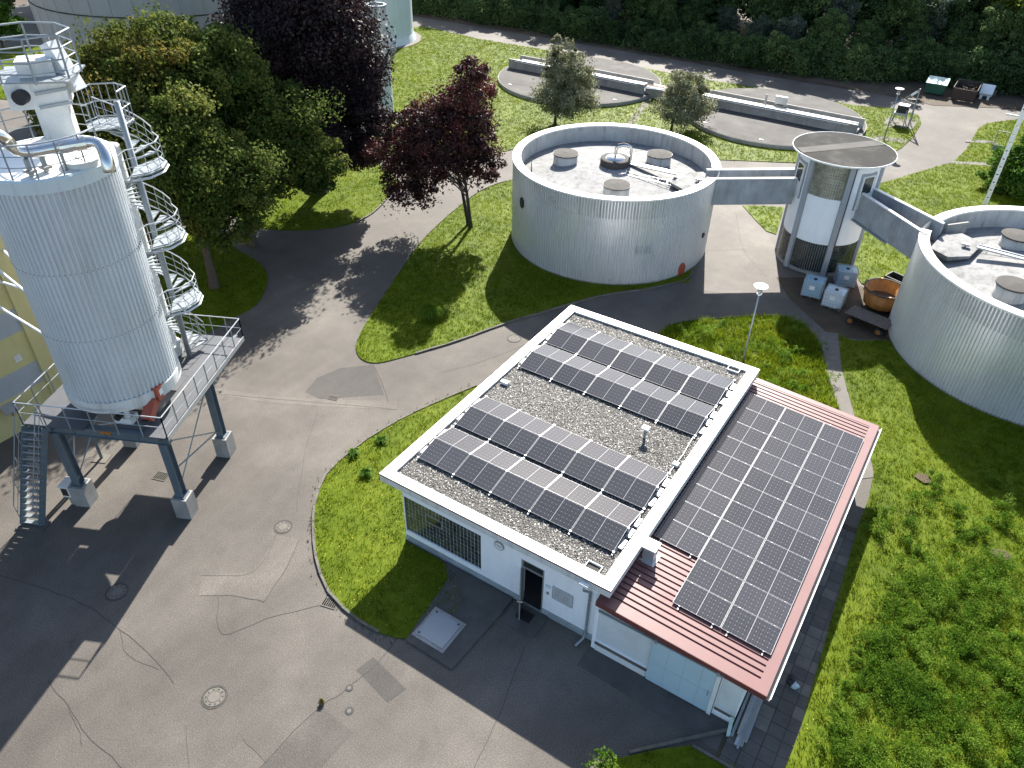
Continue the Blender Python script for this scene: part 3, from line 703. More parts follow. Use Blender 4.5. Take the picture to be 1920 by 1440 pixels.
# ---- lean-to with maroon ribbed roof
lt = thing('lean_to', 'white lean-to shed with a maroon ribbed metal roof joined to the building', 'shed', (12.5, 7.5, 0))
SL = .0533; RX0, RX1, RY0, RY1 = 9.66, 15.62, -.12, 15.35
def rz(x): return 2.655-math.tan(SL)*(x-10.1)
LW = -.08
a = MB()
for y0, y1 in ((LW, LW+.2), (15.0, 15.2)):
    a = MB()
    if y0 < 1:
        for xa, xb, za, zb in ((9.66, 9.8, 0, 2.55), (9.8, 11.85, 0, .5), (9.8, 14.3, 2.32, 2.42), (14.25, 15.0, 0, 2.3)): a.box(xa, xb, y0, y1, za, zb)
    else: a.box(9.66, 15.0, y0, y1, 0, 2.3)
    part('end_wall', a, 'render', lt)
part('side_wall', MB().box(14.8, 15.0, LW+.2, 15.0, 0, 2.25), 'render', lt)
part('wall_panel', MB().box(9.8, 11.85, LW+.05, LW+.12, .5, 2.32), 'panel_grey', lt)
part('wall_panel', MB().box(14.3, 14.98, LW-.012, LW-.002, .45, 2.2), 'panel_grey', lt)
part('plinth', MB().box(9.82, 11.8, LW-.03, LW-.002, .0, .3), 'white', lt)
for xa, xb in ((9.8, 11.82), (14.3, 15.0)): part('timber_sill', MB().box(xa, xb, LW-.05, LW-.002, .36, .46), 'wood', lt)
gt = part('sliding_gate', MB().box(11.86, 14.22, LW-.09, LW-.04, .04, 2.24), 'door_blue', lt)
s_ = MB()
for x in (12.45, 13.04, 13.63): s_.box(x-.004, x+.004, LW-.094, LW-.09, .06, 2.22)
for z in (1.15,): s_.box(11.88, 14.2, LW-.094, LW-.09, z-.004, z+.004)
part('seam', s_, 'greyband', gt)
part('gate_post', MB().box(14.1, 14.24, LW-.12, LW-.092, .02, 2.24), 'white', gt); part('handle', MB().tube([(13.98, LW-.1, 1.0), (13.98, LW-.16, 1.03), (13.98, LW-.16, 1.2), (13.98, LW-.1, 1.23)], .014), 'galv', gt)
part('track', MB().box(9.8, 14.3, LW-.1, LW-.03, 2.26, 2.32), 'galv', gt)
for x in (11.95, 14.12): part('roller', MB().box(x-.05, x+.05, LW-.14, LW-.09, 2.22, 2.36), 'galv_light', gt)
# ribbed sheet
sh = MB(); y = RY0; P = []
per, gw, hh = .252, .08, .05
while y < RY1:
    P += [(y, hh), (min(y+per-gw, RY1), hh), (min(y+per-gw+.01, RY1), 0), (min(y+per-.01, RY1), 0)]; y += per
P.append((RY1, hh)); k0 = 0
for x in (RX0, RX1):
    for yy, h_ in P: sh.v.append((x, yy, rz(x)+h_))
n = len(P)
for i in range(n-1): sh.f.append((i, n+i, n+i+1, i+1))
sh.f.append(tuple(range(n))[::-1]) if 0 else None
part('ribbed_sheet', sh, 'maroon', lt)
def trim(y0, y1, x0, x1, name='edge_trim', mat='maroon', dz=.062, th=.012):
    b = MB(); z0, z1 = rz(x0)+dz, rz(x1)+dz
    b.add([(x0,y0,z0-th),(x1,y0,z1-th),(x1,y1,z1-th),(x0,y1,z0-th),(x0,y0,z0),(x1,y0,z1),(x1,y1,z1),(x0,y1,z0)], [(0,3,2,1),(4,5,6,7),(0,1,5,4),(1,2,6,5),(2,3,7,6),(3,0,4,7)]); return part(name, b, mat, lt)
trim(-.16, .22, 9.66, 15.66); trim(15.1, 15.38, 10.06, 15.66); trim(.2205, 15.0995, 15.3, 15.66)
for yy0, yy1 in ((-.175, -.162), (15.382, 15.395)):
    b = MB(); z0, z1 = rz(9.66)+.055, rz(15.66)+.055
    b.add([(9.66,yy0,z0-.24),(15.67,yy0,z1-.24),(15.67,yy1,z1-.24),(9.66,yy1,z0-.24),(9.66,yy0,z0),(15.67,yy0,z1),(15.67,yy1,z1),(9.66,yy1,z0)], [(0,3,2,1),(4,5,6,7),(0,1,5,4),(1,2,6,5),(2,3,7,6),(3,0,4,7)])
    part('gable_trim', b, 'maroon_side', lt)
gz = rz(15.66)
g_ = MB(); g_.box(15.66, 15.67, -.15, 15.38, gz-.12, gz+.0); g_.box(15.67, 15.77, -.15, 15.38, gz-.13, gz-.12); g_.box(15.77, 15.785, -.15, 15.38, gz-.13, gz-.02)
part('gutter', g_, 'doorgrey', lt)
part('gutter_lip', MB().box(15.768, 15.80, -.15, 15.38, gz-.02, gz+.0), 'white', lt)
part('soffit', MB().box(15.0, 15.66, -.1, 15.3, gz-.13, gz-.1), 'wood', lt)
# grid of modules on it
LX, LY, LZ = 10.097, 1.2637, 2.7923
ar = thing('solar_array', 'large field of solar panels lying flat on the maroon lean-to roof', 'solar panels', (LX, LY, LZ))
for i in range(3):
    for j in range(11):
        if i == 0 and j < 2: continue
        u = (i+.5)*(MW+.0195)
        module(ar, (LX+math.cos(SL)*u, LY+(j+.5)*(MH+.02), LZ-math.sin(SL)*u), 0, SL)
    for fx in (.15, .85):
        u = (i+fx)*(MW+.0195); ja = 2 if i == 0 else 0
        xa = LX+math.cos(SL)*u; b = MB()
        b.beam((xa, LY+ja*(MH+.02)-.14, rz(xa)+.075), (xa, LY+11*(MH+.02)+.1, rz(xa)+.075), .04, .04); part('rail', b, 'galv_light', ar)
        for j in range(ja, 12):
            yy = LY+j*(MH+.02)-.01; part('clamp', MB().box(xa-.028, xa+.028, yy-.016, yy+.016, LZ-math.sin(SL)*u-.02, LZ-math.sin(SL)*u+.012), 'alu', ar)
t = thing('chimney_vent', 'square vent stack with a white cover on the maroon roof', 'vent', (10.45, 2.2, 2.6))
cx, cy = G(1222, 1022, 3.4)
part('stack', MB().box(cx-.2, cx+.2, cy-.2, cy+.2, rz(cx), 3.3), 'galv_light', t); part('cover', MB().box(cx-.26, cx+.26, cy-.26, cy+.26, 3.36, 3.42), 'parapet', t)
part('flashing', MB().box(cx-.3, cx+.3, cy-.3, cy+.3, rz(cx), rz(cx)+.06), 'galv_light', t)
b = MB(); [b.cyl(cx+a_*.17, cy+b_*.17, .012, 3.3, 3.36, 6) for a_ in (-1, 1) for b_ in (-1, 1)]; part('post', b, 'galv', t)
# stored bars under the eave
for k, (xx, ya, yb, z, r_, mt, lab) in enumerate(((15.12, -.55, 3.2, .1, .045, 'galv', 'grey pipe nearest the wall in the pile under the eave'), (15.22, -.25, 3.0, .09, .04, 'wood', 'brown timber pole second from the wall under the eave'), (15.33, -.75, 3.4, .08, .05, 'galv_light', 'long bright pipe sticking out of the pile under the eave'), (15.42, -.85, 3.1, .1, .035, 'galv', 'thin grey pipe beside the bright one under the eave'), (15.5, -.7, 3.3, .08, .045, 'doorgrey', 'dull brown bar in the middle of the pile under the eave'), (15.58, -.5, 3.0, .09, .035, 'galv', 'outermost grey pipe of the pile under the eave'), (15.27, -.4, 2.8, .19, .035, 'concrete', 'pale bar lying on top of the pile under the eave'))):
    single('stored_bar', MB().beam((xx, ya, z), (xx-.08, yb, z+.0), r_*2, r_*1.6), mt, lab, 'metal bar', group='bars stored under the eave')
single('leaning_board', MB().obox((14.98, -.45, .32), (.93, .3, 0), (-.12, .35, .93), (.28, -.86, .36), .06, .42, .012), 'palegreen', 'pale green board leaning at the corner of the lean-to', 'board')
t = thing('cloth_heap', 'small heap of black cloth and pale plastic on the slabs beside the lean-to', 'rubbish', (*G(1485, 1282), .04))
cx, cy = G(1483, 1278); b = MB().sphere((cx, cy, .1), .13, 9, 6); b.v = [(x+random.uniform(-.03, .03), cy+(y-cy)*2+random.uniform(-.03, .03), z+random.uniform(-.02, .03)) for x, y, z in b.v]; part('black_cloth', b, 'black', t)
cx, cy = G(1490, 1289); b = MB().sphere((cx, cy, .1), .12, 9, 6); b.v = [(x+random.uniform(-.05, .05), y+random.uniform(-.05, .05), z+random.uniform(-.04, .04)) for x, y, z in b.v]; part('plastic_bag', b, 'ibc', t)

# ================================================================ THE ROUND TANKS
def ribbed(cx, cy, R, z0, z1, nr, depth, fr=.5, seams=()):
    """trapezoid ribs round a cylinder"""
    mb = MB(); k0 = 0; n = nr*4; A = []
    for i in range(nr):
        a = 2*PI/nr
        for t, q in ((0, 0), (fr-.14, 0), (fr, 1), (.86, 1)): A.append(((i+t)*a, R+depth*q))
    for a, r in A:
        c, s = math.cos(a), math.sin(a); mb.v += [(cx+r*c, cy+r*s, z0), (cx+r*c, cy+r*s, z1)]
    for i in range(n):
        j = (i+1) % n; mb.f.append((2*i, 2*j, 2*j+1, 2*i+1))
    return mb
def ang_of(c, p): return math.atan2(p[1]-c[1], p[0]-c[0])
def tank(c, R, Ht, label, hatches, centre, slab, open_ang, extra, dens=220):
    cx, cy = c; t = thing('round_tank', label, 'tank', (cx, cy, 0))
    part('cladding', ribbed(cx, cy, R-.075, .12, Ht-.12, dens, .07), 'cladding', t)
    part('base_ring', MB().ring(cx, cy, R-.25, R-.02, 0, .12, 96), 'concrete', t)
    ha = .95/R; a0, a1 = open_ang+ha, open_ang-ha+2*PI
    part('parapet_wall', MB().ring(cx, cy, R-.5, R-.06, Ht-1.25, Ht-.1, 110, a0, a1), 'tank_inner', t)
    part('parapet_cap', MB().ring(cx, cy, R-.53, R+.03, Ht-.1, Ht, 110, a0, a1), 'parapet', t)
    fl = Ht-1.15; prof = [(R-.4, fl), (R-.9, fl+.02), (R*.45, fl+.34), (1.0, fl+.55), (.01, fl+.6)]
    part('roof_deck', MB().lathe(cx, cy, prof, 96), 'tank_roof', t, smooth=True)
    def dz(x, y):
        r = math.hypot(x-cx, y-cy); return fl+.6-.6*min(1, r/R)
    for (hx, hy) in hatches:
        h = part('hatch', MB().lathe(hx, hy, [(.82, dz(hx, hy)-.1), (.79, fl+.92), (.75, fl+.93)], 28), 'tank_inner', t, smooth=True)
        part('lid', MB().lathe(hx, hy, [(.82, fl+.88), (.84, fl+.9), (.84, fl+.94), (.01, fl+1.0)], 28), 'lid', h)
        part('rim', MB().ring(hx, hy, .825, .865, fl+.86, fl+.93, 28), 'black', h)
    ex, ey = centre
    dm = part('centre_drum', MB().lathe(ex, ey, [(.97, fl+.4), (.97, fl+.98), (.88, fl+1.02), (.7, fl+1.02)], 32), 'lid', t)
    part('dome', MB().lathe(ex, ey, [(.7, fl+1.0), (.6, fl+1.12), (.15, fl+1.2), (.01, fl+1.21)], 28), 'chrome', dm, smooth=True)
    # swan-neck pipe and cable tray to the access slab
    sx = sum(p[0] for p in slab)/len(slab); sy = sum(p[1] for p in slab)/len(slab)
    v = Vector((sx-ex, sy-ey, 0)); v.normalize()
    a = Vector((ex, ey, 0)); pts = []
    w_ = Vector((CR[0], CR[1], 0)).normalized()
    P0 = a+Vector((0, 0, fl+1.15)); pts = [P0, P0+Vector((0, 0, .42)), P0+w_*.12+Vector((0, 0, .6)), P0+w_*.5+Vector((0, 0, .68)), P0+w_*.85+Vector((0, 0, .6)), P0+w_*.98+Vector((0, 0, .4)), P0+w_*.98+Vector((0, 0, -.6))]
    part('swan_neck_pipe', MB().tube([tuple(p) for p in smoothed([tuple(p) for p in pts], 3, False)], .1, 10), 'chrome', t, smooth=True)
    part('black_pipe_strip', MB().tube([tuple(p+Vector((0, 0, .12))-v*.05) for p in pts[1:6]], [.03, .05, .06, .05, .03], 6), 'black', t)  # black tapered strip along the top of the swan-neck pipe
    S_ = a+w_*.98; E_ = Vector((sx, sy, 0))-v*1.0
    tray = part('cable_tray', MB().beam((S_.x, S_.y, fl+.62), (E_.x, E_.y, fl+.75), .34, .05), 'galv_light', t)
    side = Vector((-v.y, v.x, 0))
    for k in range(9):
        p = S_.lerp(E_, (k+.5)/9); part('rung', MB().beam(tuple(p-side*.2+Vector((0, 0, fl+.69))), tuple(p+side*.2+Vector((0, 0, fl+.69))), .02), 'galv', tray)
    for s in (-1, 1): part('side_rail', MB().beam(tuple(S_+side*.2*s+Vector((0, 0, fl+.66))), tuple(E_+side*.2*s+Vector((0, 0, fl+.78))), .04, .09), 'galv_light', tray)
    D_ = S_-side*.0; p1 = Vector((ex, ey, 0))-side*.75; p2 = E_-side*.75
    ld = part('lying_ladder', MB().beam((p1.x, p1.y, fl+.58), (p2.x, p2.y, fl+.5), .03), 'galv_light', t)
    part('ladder_side', MB().beam((p1.x-side.x*.42, p1.y-side.y*.42, fl+.56), (p2.x-side.x*.42, p2.y-side.y*.42, fl+.42), .03), 'galv_light', ld)
    for k in range(7):
        p = p1.lerp(p2, (k+.5)/7); part('rung', MB().beam((p.x, p.y, fl+.57-.01*k), (p.x-side.x*.42, p.y-side.y*.42, fl+.54-.015*k), .022), 'galv_light', ld)
    part('access_slab', MB().prism(slab, fl+.35, fl+.52), 'tank_roof', t)
    sp = [(sx+(x-sx)*.8, sy+(y-sy)*.8) for x, y in slab]; part('slab_support', MB().prism(sp, fl, fl+.35), 'rust' if extra == 1 else 'concrete', t)
    part('floodlight', MB().box(sx+.25, sx+.65, sy-.1, sy+.15, fl+.62, fl+.74), 'galv_light', t)
    part('floodlight_foot', MB().cyl(sx+.45, sy+.0, .05, fl+.52, fl+.62, 8), 'galv', t)
    return t, fl
c1 = (-4.9, 29.4); c2 = (21.1, 30.0); ct = (7.96, 34.65)
R1, H1, R2, H2 = 6.72, 5.74, 7.28, 5.63
tank1, fl1 = tank(c1, R1, H1, 'round tank with bright ribbed metal cladding left of the stair tower', [(-8.25, 28.75), (-3.05, 32.3), (-3.06, 26.0)], (-5.05, 29.7),
    [(-.83, 29.13), (-1.07, 30.88), (.24, 32.02), (1.1, 31.3), (1.25, 29.6), (.3, 28.6)], ang_of(c1, (1.7, 30.8)), 1, 230)
tank2, fl2 = tank(c2, R2, H2, 'round tank with grey ribbed metal cladding cut by the right edge of the picture', [(18.5, 32.9), (18.9, 26.6), (24.5, 30.5)], (22.0, 29.9),
    [(14.6, 29.3), (14.9, 31.6), (15.8, 32.3), (17.0, 31.6), (16.6, 29.5), (15.6, 28.7)], ang_of(c2, (14.4, 31.0)), 2, 250)
def on_wall(c, R, q, z): # direction of a point of the cladding seen at pixel q
    best = None
    for k in range(720):
        a = k*PI/360; p = np.array([c[0]+R*math.cos(a), c[1]+R*math.sin(a), z])-CAM
        if p[:2]@np.array([math.cos(a), math.sin(a)]) > 0: continue
        X = 960+FPX*(p@CR)/(p@CD)
        if best is None or abs(X-q) < best[0]: best = (abs(X-q), a)
    return best[1]
def wall_disc(parent, c, R, q, z, r, mat, name, asp=1.):
    a = on_wall(c, R, q, z); n = Vector((math.cos(a), math.sin(a), 0)); p = Vector((c[0], c[1], z))+n*(R-.03)
    tt = Vector((-n.y, n.x, 0)); mb = MB(); K = 20
    ring0 = [p+tt*r*math.cos(2*PI*k/K)+Vector((0, 0, r*asp*math.sin(2*PI*k/K))) for k in range(K)]
    mb.v = [tuple(v) for v in ring0]+[tuple(v+n*.09) for v in ring0]
    mb.f = [tuple(range(K, 2*K))]+[(k, (k+1) % K, K+(k+1) % K, K+k) for k in range(K)]
    return part(name, mb, mat, parent)
wall_disc(tank1, c1, R1, 979, 3.75, .24, 'black', 'port', 1.5); wall_disc(tank1, c1, R1, 1318, 2.1, .17, 'black', 'port')
wall_disc(tank1, c1, R1, 1277, .45, .3, 'red', 'manhole_door', 1.5)
a = on_wall(c1, R1, 1208, 2.6); b = MB()
for k in range(9):
    a_ = a-.08+.02*k; b.beam((c1[0]+(R1+.005)*math.cos(a_), c1[1]+(R1+.005)*math.sin(a_), 2.2), (c1[0]+(R1+.005)*math.cos(a_), c1[1]+(R1+.005)*math.sin(a_), 2.75), .1, .015)
part('repair_panel', b, 'cladding', tank1)
a = on_wall(c1, R1, 981, 5.5); q = Vector((c1[0]+(R1-.55)*math.cos(a), c1[1]+(R1-.55)*math.sin(a), 0))
part('lightning_rod', MB().tube([(q.x, q.y, 5.0), (q.x, q.y, 5.5), (q.x, q.y, 6.5)], [.05, .05, .015], 6), 'black', tank1)
# stained upstand beside the bridge on tank 2
q = G(1795, 425, 5.2)
part('stained_upstand', MB().beam((14.55, 31.9, fl2+.6), (16.6, 33.3, fl2+.6), .12, 1.1), 'rust', tank2) if 0 else part('stained_upstand', MB().beam((14.95, 32.1, fl2+.5), (15.9, 33.2, fl2+.5), .12, .8), 'concrete', tank2)

M['cover'] = weathered('settler_cover', (.072, .066, .06), .9, spots=.3, scale=.5, grime=(.026, .025, .024), amount=.75, bmp=.3)
# ================================================================ STAIR TOWER
tw = thing('stair_tower', 'round white stair tower with grey fins and glass blocks between the two tanks', 'tower', (*ct, 0))
RT = 2.42; TH = 7.5
fins = [math.radians(a) for a in (-178, -119, -62, -3, 57, 117)]
part('roof', MB().lathe(ct[0], ct[1], [(2.5, TH-.1), (3.03, TH-.06), (3.03, TH), (.01, TH+.015)], 72), 'felt', tw)
part('roof_edge', MB().ring(ct[0], ct[1], 3.032, 3.06, TH-.08, TH+.02, 72), 'white', tw)
part('roof_strip', MB().prism([(ct[0]+x*math.cos(.85)-y*math.sin(.85), ct[1]+x*math.sin(.85)+y*math.cos(.85)) for x, y in ((-2.95, -.03), (2.95, -.03), (2.95, .03), (-2.95, .03))], TH, TH+.022), 'crack', tw); part('roof_strip', MB().prism([(ct[0]+x*math.cos(.85)-y*math.sin(.85), ct[1]+x*math.sin(.85)+y*math.cos(.85)) for x, y in ((-2.9, .05), (2.9, .05), (2.8, .85), (-2.8, .85))], TH, TH+.019), 'cover', tw)
for i, a in enumerate(fins):
    n = Vector((math.cos(a), math.sin(a), 0)); tt = (-n.y, n.x, 0)
    mb = MB(); p0 = Vector((ct[0], ct[1], 0))+n*2.44
    mb.obox((p0.x, p0.y, TH/2-.05), tuple(n), tt, (0, 0, 1), .14, .16, TH/2-.06); part('fin', mb, 'greyband', tw)
    b_ = fins[(i+1) % 6]; b_ += 2*PI if b_ < a else 0
    e = .07; a0, a1 = a+e, b_-e
    part('render_band', MB().ring(ct[0], ct[1], RT-.15, RT, 2.15, 5.15, 14, a0, a1), 'render', tw)
    part('base_band', MB().ring(ct[0], ct[1], RT-.15, RT+.03, .0, .22, 14, a0, a1), 'concrete', tw)
    def blocks(z0, z1, nc, nr, mats, nm):
        g = part(nm, MB().ring(ct[0], ct[1], RT-.13, RT-.05, z0, z1, 14, a0, a1), 'mortar', tw)
        da = (a1-a0)/nc; dz_ = (z1-z0)/nr; r_ = RT-.02
        visible = (n.x*(CAM[0]-ct[0])+n.y*(CAM[1]-ct[1])) > -40
        key = (nm, nc, nr); hx = r_*da/2-.014
        mes = [MB().box(-.03, .03, -hx, hx, -dz_/2+.014, dz_/2-.014).mesh('glass_block', M[q]) for q in mats]
        for u in range(nc):
            for v_ in range(nr):
                A_ = a0+da*(u+.5)
                o = bpy.data.objects.new('glass_block', mes[random.randrange(len(mes))]); COL.objects.link(o); o.parent = g
                o.location = (r_*math.cos(A_), r_*math.sin(A_), z0+dz_*(v_+.5)); o.rotation_euler = (0, 0, A_+random.uniform(-.015, .015))
    faces = ((a0+a1)/2); fx, fy = math.cos(faces), math.sin(faces)
    front = fx*(CAM[0]-ct[0])+fy*(CAM[1]-ct[1]) > 0
    if front: blocks(.22, 2.15, 14, 10, ('glassblock', 'glassblock', 'glassblock', 'glass'), 'glass_block_screen')
    else: part('glass_screen', MB().ring(ct[0], ct[1], RT-.13, RT-.02, .22, 2.15, 14, a0, a1), 'glassblock', tw)
    if i == 1: blocks(5.15, TH-.12, 14, 12, ('glassblock_light', 'glassblock_light', 'glassblock_light'), 'upper_glass_block_screen')
    elif i in (0, 2):
        part('upper_wall', MB().ring(ct[0], ct[1], RT-.15, RT-.0, 5.15, TH-.1, 14, a0, a1), 'render', tw)
        mid = (a0+a1)/2 if i == 2 else a0+.62*(a1-a0); n = Vector((math.cos(mid), math.sin(mid), 0)); tt = Vector((-n.y, n.x, 0)); p0 = Vector((*ct, 0))+n*2.4
        d = part('door', MB().obox((p0.x, p0.y, 5.65), n, tt, (0, 0, 1), .08, .48, 1.05), 'white', tw)
        part('door_frame', MB().obox((p0.x-n.x*.02, p0.y-n.y*.02, 5.7), n, tt, (0, 0, 1), .05, .58, 1.15), 'greyband', tw)
        part('pane', MB().obox((p0.x+n.x*.085, p0.y+n.y*.085, 6.1), n, tt, (0, 0, 1), .01, .36, .5), 'glass', d)
    else: part('upper_wall', MB().ring(ct[0], ct[1], RT-.15, RT, 5.15, TH-.1, 14, a0, a1), 'render', tw)
a = fins[2]+.075; q = (ct[0]+2.56*math.cos(a), ct[1]+2.56*math.sin(a))
part('down_pipe', MB().tube([(ct[0]+2.9*math.cos(a), ct[1]+2.9*math.sin(a), TH-.1), (*q, TH-.3), (*q, .1)], .045, 8), 'black', tw)
def bridge(f0, f1, r0, r1, label, pipe):
    cx, cy = (f0[0]+r1[0])/2, (f0[1]+r1[1])/2; t = thing('foot_bridge', label, 'bridge', (cx, cy, 3.9))
    z0, z1 = 3.95, 5.7
    part('front_wall', MB().beam((*f0, (z0+z1-.06)/2), (*f1, (z0+z1-.06)/2), .16, z1-z0-.06), 'concrete_blue', t)
    part('rear_wall', MB().beam((*r0, (z0+.6+z1-.06)/2), (*r1, (z0+.6+z1-.06)/2), .16, z1-z0-.66), 'concrete_blue', t)
    m0 = ((f0[0]+r0[0])/2, (f0[1]+r0[1])/2); m1 = ((f1[0]+r1[0])/2, (f1[1]+r1[1])/2); wd = math.hypot(f0[0]-r0[0], f0[1]-r0[1])
    part('deck', MB().beam((*m0, 4.5), (*m1, 4.5), wd-.17, .22), 'concrete', t)
    for a, b in ((f0, f1), (r0, r1)): part('coping', MB().beam((*a, z1-.03), (*b, z1-.03), .2, .06), 'parapet', t)
    if pipe:
        d = Vector((f1[0]-f0[0], f1[1]-f0[1], 0)).normalized(); n = Vector((d.y, -d.x, 0))*.16
        A = Vector((*f0, 0))+d*.4+n; B = A+d*3.6; b = MB().beam((A.x, A.y, 3.93), (B.x, B.y, 3.93), .12, .1)
        part('cable_trunk', b, 'galv', t)
        for k in (0, .5, 1): p = A.lerp(B, k); part('bracket', MB().beam((p.x, p.y, 3.88), (p.x, p.y, 4.35), .07, .03), 'galv_light', t)
bridge((1.35, 29.75), (5.95, 33.12), (.75, 31.12), (5.59, 34.68), 'grey concrete foot bridge from the left tank to the stair tower', False)
bridge((9.37, 33.62), (14.2, 29.37), (10.0, 34.52), (14.75, 31.4), 'grey concrete foot bridge from the stair tower to the right tank', True)

# ================================================================ SETTLING TANKS WITH CHANNELS
def settler(c, R, label, y0, y1, xa, xb, extra):
    t = thing('settling_tank', label, 'tank', (*c, 0)); a0 = .0
    part('cover', MB().lathe(c[0], c[1], [(R, 0), (R, .42), (.01, .46)], 96), 'felt' if 0 else 'cover', t)
    part('rim', MB().ring(c[0], c[1], R-.02, R+.07, .0, .40, 96), 'concrete', t)
    f = part('front_channel_wall', MB().box(xa, xb, y0-.1, y0+.1, .4, 1.35), 'concrete', t)
    part('sill', MB().box(xa+.8, xb-.8, y0-.19, y0-.101, 1.2, 1.26), 'parapet', f)
    part('coping', MB().box(xa+.6, xb-.9, y0-.12, y0+.12, 1.351, 1.38), 'parapet', f)
    r = part('rear_channel_wall', MB().box(xa+.2, xb+.1, y1-.08, y1+.08, .4, 1.35), 'concrete', t)
    for dy in (.55, 1.1): part('channel_rail', MB().box(xa+1, xb-.2, y0+dy-.05, y0+dy+.05, 1.1, 1.22), 'white', t)
    part('channel_floor', MB().box(xa+.1, xb, y0+.1, y1-.08, .44, .7), 'concrete', t)
    for k in range(3):
        a_ = -2.2+k*.8; part('corner_plate', MB().box(c[0]+(R-.7)*math.cos(a_)-.18, c[0]+(R-.7)*math.cos(a_)+.18, c[1]+(R-.7)*math.sin(a_)-.06, c[1]+(R-.7)*math.sin(a_)+.06, .42, .47), 'white', t)
    return t
M['cover'] = weathered('settler_cover', (.072, .066, .06), .9, spots=.3, scale=.5, grime=(.026, .025, .024), amount=.75, bmp=.3)
s1 = settler((-24.5, 60.6), 8.65, 'left settling tank with flat grey cover and concrete channel, behind a slim tree', 59.55, 61.55, -32.8, -16.4, 0)
s2 = settler((-3.4, 61.2), 8.4, 'right settling tank with flat grey cover and concrete channel behind the stair tower', 59.9, 62.0, -13.0, 4.6, 1)
x, y = G(1463, 196, 1.35)
part('control_cabinet', MB().box(x-.55, x+.55, y-.12, y+.12, 1.4, 2.1), 'galv_light', s2); part('cabinet_foot', MB().box(x-.3, x+.3, y-.1, y+.1, 1.3, 1.4), 'black', s2)
x, y = G(1435, 192, 1.35); part('valve_post', MB().cyl(x, y, .1, .7, 2.1, 8), 'concrete', s2)
t = thing('channel_link', 'concrete channel with pipes joining the two settling tanks', 'channel', (-14.5, 60.5, 0))
part('trough', MB().box(-16.4, -13.0, 59.9, 61.9, .0, .95), 'concrete', t)
for k in range(4): part('pipe', MB().tube([(-16.3, 59.6+k*.2, 1.0+.08*k), (-15, 59.4+k*.3, 1.15), (-13.1, 59.7+k*.3, 1.1)], .07, 8), ('galv', 'white', 'white', 'rust')[k], t)
# hoist frame and board by the loop road
fx, fy = G(1685, 233)
t = thing('sampling_station', 'small steel hoist frame with a dark tank on a concrete slab by the loop road', 'hoist', (fx, fy, 0))
part('slab', MB().box(fx-1.2, fx+1.4, fy-1.1, fy+1.3, .0, .09), 'concrete_path', t)
for dx, dy in ((-.7, -.6), (.5, -.6), (-.7, .5), (.5, .5)): part('leg', MB().beam((fx+dx, fy+dy, .09), (fx+dx*.7, fy+dy*.7, 1.5), .06), 'galv', t)
part('trough', MB().box(fx-.65, fx+.5, fy-.5, fy+.45, .9, 1.15), 'galv_light', t)
part('tank', MB().box(fx-.5, fx+.45, fy-.42, fy+.4, 1.15, 1.8), 'black', t); part('lid', MB().box(fx-.52, fx+.47, fy-.44, fy+.42, 1.8, 1.86), 'white', t)
part('mast', MB().beam((fx+.9, fy-.5, .09), (fx+.9, fy-.5, 3.6), .1), 'galv', t); part('mast', MB().beam((fx+.9, fy+.6, .09), (fx+.9, fy-.4, 3.55), .07), 'galv', t)
part('jib', MB().beam((fx+.9, fy-.5, 3.55), (fx-.7, fy-.1, 1.9), .07), 'galv', t); part('brace', MB().beam((fx+.9, fy-.5, 2.6), (fx+.1, fy-.4, 2.5), .06), 'galv', t)
part('board', MB().obox((fx+.55, fy-.45, 3.1), (.55, 0, .6), (0, 1, 0), (-.6, 0, .55), .4, .03, .12), 'white', t)
# street lamps with a white disc
def lamp(x, y, h, label, group='disc lamps on slim grey posts', r=.36):
    t = thing('street_lamp', label, 'lamp', (x, y, 0), group)
    part('post', MB().tube([(x, y, 0), (x, y, h*.45), (x, y, h-.35)], [.06, .05, .04], 10), 'galv', t, smooth=True)
    part('collar', MB().ring(x, y, .04, .13, h-.5, h-.44, 16), 'white', t); part('lamp_head', MB().lathe(x, y, [(.05, h-.44), (.13, h-.38), (.11, h-.22), (.03, h-.18)], 16), 'galv', t)
    part('bracket', MB().tube([(x+.08, y, h-.4), (x+.12, y, h-.05)], .012, 6), 'galv', t)
    part('reflector', MB().lathe(x, y, [(.05, h-.03), (r, h-.03), (r, h), (.01, h+.05)], 32), 'white', t)
lamp(8.17, 20.1, 4.85, 'tall disc lamp on a grey post behind the white building')
lamp(6.87, 61.37, 4.6, 'disc lamp on a slim post beside the hoist frame')
for q, h, lab in (((714, 230), 5.2, 'disc lamp in front of the slim white column tank'), ((672, 250), 6.3, 'disc lamp rising out of the purple beech foliage')):
    pass
